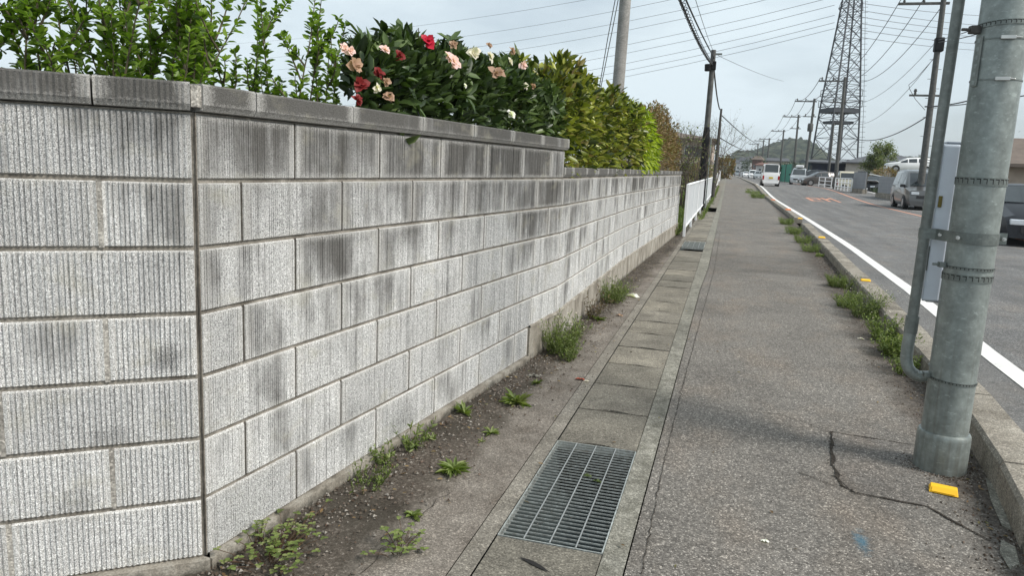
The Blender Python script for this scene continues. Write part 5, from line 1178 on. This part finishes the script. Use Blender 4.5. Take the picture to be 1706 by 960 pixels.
# hill
prof = [(1180, 276), (1208, 268), (1222, 256), (1233, 254), (1245, 255), (1258, 251), (1272, 246), (1285, 241), (1298, 238), (1308, 233), (1322, 235), (1333, 234), (1342, 240), (1352, 250), (1362, 262), (1376, 272), (1400, 279), (1432, 276), (1452, 262), (1468, 258), (1490, 264), (1520, 262), (1545, 270), (1600, 285), (1760, 296)]
HY = 820.0; hp = [onY(*p_, HY) for p_ in prof]; hx = [p_[0] for p_ in hp]; hz = [p_[2] for p_ in hp]
nx, ny = 420, 60; X = np.linspace(hx[0]-60, hx[-1], nx); T = np.linspace(-1, 1, ny); V = []
for t in T:
    for x in X:
        zz = np.interp(x, hx, hz); k = math.cos(t*math.pi/2)**.8 if abs(t) < 1 else 0
        y = HY+t*260*(1.0)
        lump = mnoise.noise(Vector((x*.085, y*.085, 0)))*2.2+mnoise.noise(Vector((x*.22, y*.22, 3)))*3.2+mnoise.noise(Vector((x*.02, y*.02, 7)))*4*(1-k)
        V.append((x, y, max(-1, zz*k+lump*(.4+.6*k)*(zz > 3))))
F = np.array([(j*nx+i, j*nx+i+1, (j+1)*nx+i+1, (j+1)*nx+i) for j in range(ny-1) for i in range(nx-1)])
mt, t, b = new_mat('wooded_hill'); g = NT(t); P = g.pos()
c = g.ramp(g.sep(g.vor(P, .16, 'F1', 'Color'))[0], [(0, (.016, .024, .018)), (.5, (.038, .050, .034)), (.8, (.062, .074, .048)), (1, (.10, .105, .07))]); c = g.mix(.7, c, g.ramp(g.noise(P, .035, 5), [(.3, .7), (.7, 1.3)]), 'MULTIPLY')
g.l(c, b.inputs['Base Color']); b.inputs['Roughness'].default_value = 1; b.inputs['Specular IOR Level'].default_value = .1; g.bump(b, g.noise(P, .35, 5, .7), 1, 1.5)
mesh_np('hill', np.array(V), F, mt)['kind'] = 'structure'
# ------------------------------------------------------------------ trees
def tree(name, loc, h, r, n, size, mat, label, bare=False, seed=0, wid=.5, trunk=.12, start=.3):
    o = empty(name, loc, label=label, cat='tree'); tb = MB(); tips = []; R_ = np.random.default_rng(seed)
    def grow(p, d, ln, rad_, lev):
        pts = [p]; dd = d
        for i in range(4): dd = _n(dd+R_.normal(0, .16, 3)+[0, 0, .06]); pts.append(pts[-1]+dd*ln/4)
        tb.tube(pts, [rad_*(1-.14*i) for i in range(5)], 6 if lev < 2 else 4)
        if lev >= 3: tips.extend(pts[1:]); return
        if lev == 2: tips.extend(pts[3:])
        for k in range([5, 5, 4][lev]):
            i = R_.integers(2, 5); nd = _n(dd+R_.normal(0, .75, 3)+[0, 0, .15]); grow(pts[i], nd, ln*R_.uniform(.5, .75), rad_*.5, lev+1)
    for s_ in range(1 if not bare else 3):
        grow(np.array([R_.normal(0, .1), R_.normal(0, .1), -.1]), _n([R_.normal(0, .15), R_.normal(0, .15), 1]), h*.5, trunk, 0)
    tb.build('trunk', M['bark'], o); tips = np.array(tips); idx = R_.integers(0, len(tips), n)
    P3 = tips[idx]+R_.normal(0, r*.09, (n, 3)); v, f = leaves(P3, R_.normal(0, 1, (n, 3))+[0, 0, .3], size*R_.uniform(.6, 1.3, n), wid, .2, .1, .8); leaf_obj('crown', [(v, f, rr(n))], mat, o); return o
q = onY(1484, 290, 82); tree('broadleaf_tree', (q[0]+1.4, 98, .3), 5.6, 2.2, 6500, .19, M['soft'], 'airy yellow-green tree behind the stacked cars', seed=3)
blob_shrub('brown_shrub', (q[0]-.7, 80, .2), 1.5, 2.4, 1600, .2, M['brownl'], 'russet bush under the airy tree in the car lot')
blob_shrub('round_shrub', (q[0]-2.6, 84, .2), 1.4, 1.6, 1200, .2, M['darkl'], 'dark green bush in front of the cream house')
q = onY(1722, 280, 46); tree('garden_tree', (q[0]+.4, 46, 0), 4.6, 3.2, 5200, .20, M['darkl'], 'dark green tree over the house at the right edge', seed=5)
for i, (px, Y, hh, lb) in enumerate([(1140, 22, 2.9, 'nearly bare sprouting tree beyond the end of the block wall'), (1172, 34, 4.0, 'sprouting twiggy tree behind the sleeved pole'), (1196, 48, 5.2, 'bare twiggy tree standing above the far railing'), (1152, 27, 3.2, 'low twiggy tree between brown shrub and sleeved pole')]):
    q = onY(px, 288, Y); tree('bare_tree', (q[0]-.25, Y, 0), hh, 1.2, 260, .08, M['soft'], lb, bare=True, seed=20+i, trunk=.035)
blob_shrub('round_shrub', (-2.3, 52, 0), 1.6, 2.3, 2200, .14, M['laurel'], 'yellow-green bush behind the railing near the beige building')
blob_shrub('round_shrub', (-1.55, 44, 0), .8, 1.9, 1400, .12, M['brownl'], 'olive bush tight behind the far railing')
blob_shrub('round_shrub', (onY(1340, 288, 125)[0]-2, 125, .3), 3.2, 3.0, 1800, .35, M['darkl'], 'dark green bush behind the silver minivan roof box')
for i, (px, Y, s_) in enumerate([(1378, 130, 2.6), (1410, 128, 2.2), (1452, 125, 2.4)]): blob_shrub('round_shrub', (onY(px, 288, Y)[0], Y, .3), s_, 2.5, 1200, .3, M['soft'] if i != 1 else M['brownl'], ['pale shrub behind the navy shed', 'brown twiggy shrub between shed and cream house', 'pale shrub beside the cream house wall'][i])
for i, (px, Y, s_, hh) in enumerate([(1206, 120, 1.6, 3.2), (1256, 260, 4, 6), (1238, 420, 6, 8), (1275, 300, 5, 6)]): blob_shrub('distant_tree', (onY(px, 288, Y)[0], Y, zt(Y)), s_, hh, 900, .5+.3*(i > 0), M['darkl'] if i else M['brownl'], ['reddish shrub at the far end of the railing', 'round tree beside the far red building', 'dark tree where the road meets the hill', 'dark tree behind the reddish roofed shop'][i], 'tree')
# grass behind the railing and dark verge
def fg():
    y = random.uniform(15.9, 62); return (-.95-random.random()**1.6*1.6-(.0), y, zt(y))
blades(9000, fg, .20, M['weed'], 'field_grass', 'rough grass growing behind the white railing', .09)
def fg2():
    y = random.uniform(22, 60); return (-.72+random.random()*.12, y, zt(y))
blades(900, fg2, .12, M['weed'], 'gutter_grass', 'grass tufts along the foot of the white railing', .12)
# ------------------------------------------------------------------ weeds, litter, debris
def rosette(px, py, r, mat, label, n=26, wid=.22, up=.7, cat='weed'):
    q = G(px, py); o = empty('weed_tuft', (q[0], q[1], .004), label=label, cat=cat, group='weeds in the cracks and along the wall')
    th = rng.uniform(0, 2*math.pi, n); D = np.column_stack([np.cos(th), np.sin(th), rng.uniform(.15, up*1.6, n)]); v, f = leaves(np.zeros((n, 3))+rng.normal(0, r*.06, (n, 3))*[1, 1, 0], D, r*rng.uniform(.6, 1.15, n), wid, .3, .30, .1, up=np.tile([0, 0, 1.0], (n, 1))); leaf_obj('leaves', [(v, f, rr(n))], M[mat], o); return o
def bushy(px, py, w_, h_, mat, label, n=60, leaf=.02, lean=(0, 0), wd=.3, fine=1, flowers=0):
    q = G(px, py); o = empty('weed_tuft', (q[0], q[1], .0), label=label, cat='weed', group='weeds in the cracks and along the wall'); tb = MB(); parts = []
    for k in range(n):
        a = rng.uniform(0, 2*math.pi); rr_ = w_*rng.random()**.5*.5; b_ = np.array([rr_*.6*math.cos(a), rr_*1.0*math.sin(a), 0]); d = _n([math.cos(a)*.45+lean[0], math.sin(a)*.45+lean[1], 1+.0]); ln = h_*rng.uniform(.5, 1.1); pts = [b_]
        for i in range(5): d = _n(d+rng.normal(0, .12, 3)); pts.append(pts[-1]+d*ln/5)
        tb.tube(pts, [.0016, .0014, .0012, .001, .0008, .0005], 4); A = np.array(pts); m_ = int(14*fine); ii = rng.integers(0, 5, m_); fr = rng.random((m_, 1)); B = A[ii]*(1-fr)+A[ii+1]*fr
        v, f = leaves(B, rng.normal(0, .7, (m_, 3))+[0, 0, .5], leaf*rng.uniform(.5, 1.3, m_), wd, .2, .15, .8); parts.append((v, f, rr(m_)))
    tb.build('stems', M['twig'] if mat == 'weedd' else M['weed'], o); leaf_obj('leaves', parts, M[mat], o)
    if flowers:
        P3 = np.column_stack([rng.normal(0, w_*.3, flowers), rng.normal(0, w_*.3, flowers), rng.uniform(.6, 1.1, flowers)*h_]); v, f = leaves(P3, rng.normal(0, 1, (flowers, 3)), np.full(flowers, .010), .9, .1, 0, .5); leaf_obj('seed_heads', [(v, f, rr(flowers))], M['cream'], o)['kind'] = 'stuff'
    return o
rosette(756, 786, .088, 'weed', 'bright rosette weed on the apron closest left of the steel grating', 46)
rosette(818, 724, .055, 'weed', 'small rosette weed second along the earth strip from the grating'); rosette(803, 738, .03, 'weed', 'tiny sprout touching the second rosette weed', 12)
rosette(861, 674, .10, 'weed', 'bushy bright rosette weed opposite the start of the high footing', 40, up=1.2); rosette(894, 641, .05, 'weed', 'small yellowish rosette beyond the bushy one', 22, up=1.0)
rosette(772, 690, .075, 'weed', 'leafy weed against the wall foot below the last full block', 26, up=1.6); rosette(688, 862, .042, 'weed', 'small sprout in the apron joint above the clover weed', 20, wid=.5)
rosette(720, 735, .05, 'weed', 'small upright sprout in the earth strip near the wall', 14, up=2)
bushy(683, 752, .07, .16, 'weed', 'thin tall weed against the wall with a yellow tip', 12, .03)
bushy(612, 812, .20, .12, 'weed', 'spreading low weed patch against the wall footing', 26, .016, wd=.4, fine=.8); bushy(640, 772, .08, .10, 'weed', 'small leafy weed just beyond the spreading patch', 11, .024)
def clover(px, py, w_, n, label):
    q = G(px, py); o = empty('weed_tuft', (q[0], q[1], 0), label=label, cat='weed', group='weeds in the cracks and along the wall'); tb = MB(); parts = []
    for k in range(n):
        t_ = np.array([rng.normal(0, w_*.32), rng.normal(0, w_*.55), rng.uniform(.02, .075)]); tb.tube([(t_[0]*.3, t_[1]*.5, 0), t_*[.7, .8, .7], t_], .0012, 4)
        for a in rng.uniform(0, 6.28)+np.array([0, 2.1, 4.2]):
            v, f = leaves(t_[None], np.array([[math.cos(a), math.sin(a), .15]]), np.array([rng.uniform(.012, .021)]), .85, .15, .1, .1, up=np.array([[0, 0, 1.0]])); parts.append((v, f, rr(1)))
    tb.build('stems', M['weedd'], o); leaf_obj('leaves', parts, M['weed'], o)
clover(452, 932, .24, 95, 'round-leaved creeping weed at the foot of the wall corner'); clover(430, 905, .06, 10, 'little round-leaved sprig on the footing by the corner')
clover(667, 915, .12, 34, 'clover-like weed in the apron joint near the picture bottom')
bushy(932, 585, .30, .30, 'weed', 'large feathery green weed leaning on the wall footing', 130, .030, wd=.2, flowers=26); bushy(945, 600, .16, .18, 'weed', 'smaller feathery weed in front of the large one', 40, .026, wd=.2)
bushy(985, 532, .10, .30, 'weedd', 'dry reddish-brown dead weed against the footing', 22, .03, lean=(.15, 0)); rosette(997, 534, .08, 'weed', 'low green sprout beside the dead brown weed', 20)
bushy(1022, 502, .40, .26, 'weed', 'second large feathery weed near the white litter', 120, .03, wd=.2, flowers=20)
for i, (px, py, w_, h_, n, lb) in enumerate([(1505, 622, .22, .16, 50, 'reddish low weed clump beside the column side of the kerb'), (1492, 592, .30, .20, 110, 'bright green dense weed under the conduit elbow'), (1470, 566, .26, .24, 90, 'tall pale weed beside the kerb, next above the elbow clump'), (1440, 528, .40, .30, 170, 'big feathery weed clump against the kerb below the nearest reflector'), (1410, 512, .30, .17, 100, 'dark spreading weed left of the big feathery clump'), (1393, 478, .26, .16, 100, 'bright grassy clump by the kerb beyond the big feathery clump'), (1410, 482, .14, .22, 30, 'tall thin weed standing against the kerb face'),
     (1350, 420, .40, .18, 60, 'grass clump against the kerb opposite the second reflector'), (1338, 405, .45, .18, 70, 'green weed clump farther along the kerb, second of the distant run'), (1322, 390, .5, .2, 70, 'green weed clump farther along the kerb, third of the distant run'), (1309, 374, .5, .2, 70, 'green weed clump farther along the kerb, last before the kerb gap'), (1365, 428, .2, .06, 20, 'tiny sprout in the footway by the kerb')]):
    bushy(px, py, w_, h_, 'weed', lb, n, [.026, .034, .024, .022, .022, .035, .022, .05, .05, .06, .06, .03][i], wd=[.3, .3, .4, .3, .35, .14, .3, .12, .12, .12, .12, .3][i], flowers=[0, 0, 12, 30, 8, 0, 6, 0, 0, 0, 0, 0][i])
for i, (px, py) in enumerate([(1254, 322), (1247, 316), (1262, 330), (1244, 310)]):
    q = G(px, py); bushy(px, py, 1.3, .32, 'weed', f'weed clump on the far kerb run, {ORD[i]} of the far group', 60, .12, wd=.15)
def paper(px, py, s_, mat, label, nm='litter', cat='litter'):
    q = G(px, py); mb = MB(); n_ = 7; vs = [(s_*(i/(n_-1)-.5)*(1+.2*random.random()), s_*.5*(j/(n_-1)-.5)+random.uniform(-.1, .1)*s_, random.uniform(.0, .28)*s_*math.sin(i/(n_-1)*3.14)+.004) for j in range(n_) for i in range(n_)]
    mb.add(vs, [(j*n_+i, j*n_+i+1, (j+1)*n_+i+1, (j+1)*n_+i) for j in range(n_-1) for i in range(n_-1)]); o = mb.build(nm, mat); o.location = (q[0], q[1], .003); o.rotation_euler = (0, 0, random.uniform(-.5, .5)); return tag(o, label, cat)
paper(1054, 495, .13, M['whitep'], 'crumpled white paper by the second feathery weed'); paper(966, 634, .055, M['rust2'] if 'rust2' in M else flat('red_dry_leaf', (.35, .07, .03), .6), 'red-brown crumpled leaf on the gutter strip', 'dry_leaf', 'leaf'); paper(977, 637, .03, M['cream'], 'small cream scrap beside the red leaf', 'paper_scrap')
paper(889, 629, .07, M['edge'], 'flat grey stone chip near the high footing', 'stone_chip', 'stone'); paper(1032, 527, .06, M['fade'], 'tan dry leaf between weed and gutter', 'dry_leaf', 'leaf'); paper(1274, 905, .028, M['whitep'], 'small white scrap on the footway asphalt', 'paper_scrap'); paper(1434, 566, .05, M['cream'], 'straw piece near the kerb weeds', 'dry_leaf', 'leaf')
paper(978, 798, .035, M['weed'], 'green fallen leaf upper on the steel grating', 'fallen_leaf', 'leaf').location[2] = .008
paper(994, 807, .035, M['weed'], 'green fallen leaf lower right on the steel grating', 'fallen_leaf', 'leaf').location[2] = .008
for k in range(30): pass
# loose grit, leaf bits and chips: countless
mb = MB()
def grit(x, y, s_):
    z = .006; a = random.uniform(0, 3); v = [(x+s_*math.cos(a+k*2.09)*random.uniform(.6, 1.2), y+s_*math.sin(a+k*2.09)*random.uniform(.6, 1.2), z) for k in range(3)]+[(x, y, z+s_*.8)]; mb.add(v, [(0, 1, 3), (1, 2, 3), (2, 0, 3)], random.random()+.001)
for k in range(3800):
    y = 1.6+random.random()**1.5*14; xw = np.interp(y, [1.9, 5.6, 9.4, 16], [-1.56, -1.19, -1.17, -1.0]); grit(xw+abs(random.gauss(0, .16)), y, random.uniform(.0018, .006)*(1+y*.05))
for k in range(4200):
    y = 1.8+random.random()**1.3*14; grit(interp(KL, y)-abs(random.gauss(0, .11)), y, random.uniform(.002, .0075)*(1+y*.05))
for k in range(700):
    a = random.uniform(0, 6.28); rr_ = .118+abs(random.gauss(0, .035)); grit(pc[0]+rr_*math.cos(a), pc[1]+rr_*math.sin(a), random.uniform(.002, .007))
for k in range(1800):
    y = 1.7+random.random()**1.5*6; xw = np.interp(y, [1.9, 5.6, 9.4], [-1.56, -1.19, -1.17]); grit(xw+abs(random.gauss(0, .20)), y, random.uniform(.004, .011))
for k in range(1500): y = 1.5+random.random()**1.4*12; grit(random.uniform(-1.0, 1.2), y, random.uniform(.0012, .0034))
M['grit'] = m_leaf('grit', [(.03, .022, .016), (.07, .05, .035), (.12, .10, .08), (.30, .28, .25), (.10, .06, .04)], .8, .0, .2)
tag(mb.build('loose_grit', M['grit']), 'loose grit and dry leaf bits along the wall foot and kerb', 'grit', None, 'stuff')

# fallen leaves and dry stalks: countless
n_ = 520; Y_ = 1.7+rng.random(n_)**1.5*13; side = rng.random(n_)
X_ = np.where(side < .55, np.interp(Y_, [1.9, 5.6, 9.4, 16], [-1.53, -1.16, -1.14, -.97])+np.abs(rng.normal(0, .17, n_)), np.where(side < .85, np.interp(Y_, [p[0] for p in KL], [p[1] for p in KL])-.02-np.abs(rng.normal(0, .10, n_)), rng.uniform(-1, 1.2, n_)))
D_ = rng.normal(0, 1, (n_, 3))*[1, 1, .18]; v, f = leaves(np.column_stack([X_, Y_, np.full(n_, .009)]), D_, rng.uniform(.010, .030, n_), .42, .35, .12, .25)
v[:, 2] = np.maximum(v[:, 2], .0065)
tag(leaf_obj('leaf_litter', [(v, f, rr(n_))], M['brownl'], None), 'small dry brown leaves and stalks lying along the wall foot and kerb', 'leaf litter', None, 'stuff')
# ------------------------------------------------------------------ air
mb = MB(); mb.box(-330, 560, -12, 1130, -3.2, 70); hz_ = None
mt = bpy.data.materials.new('haze_air'); mt.use_nodes = True; t = mt.node_tree; t.nodes.clear(); o_ = t.nodes.new('ShaderNodeOutputMaterial'); v_ = t.nodes.new('ShaderNodeVolumePrincipled')
v_.inputs['Color'].default_value = (.88, .94, 1, 1); v_.inputs['Density'].default_value = .00022; v_.inputs['Anisotropy'].default_value = .2; t.links.new(v_.outputs[0], o_.inputs['Volume'])
hz_ = mb.build('haze', mt); tag(hz_, 'pale spring haze over the far street and hill', 'haze', None, 'stuff')
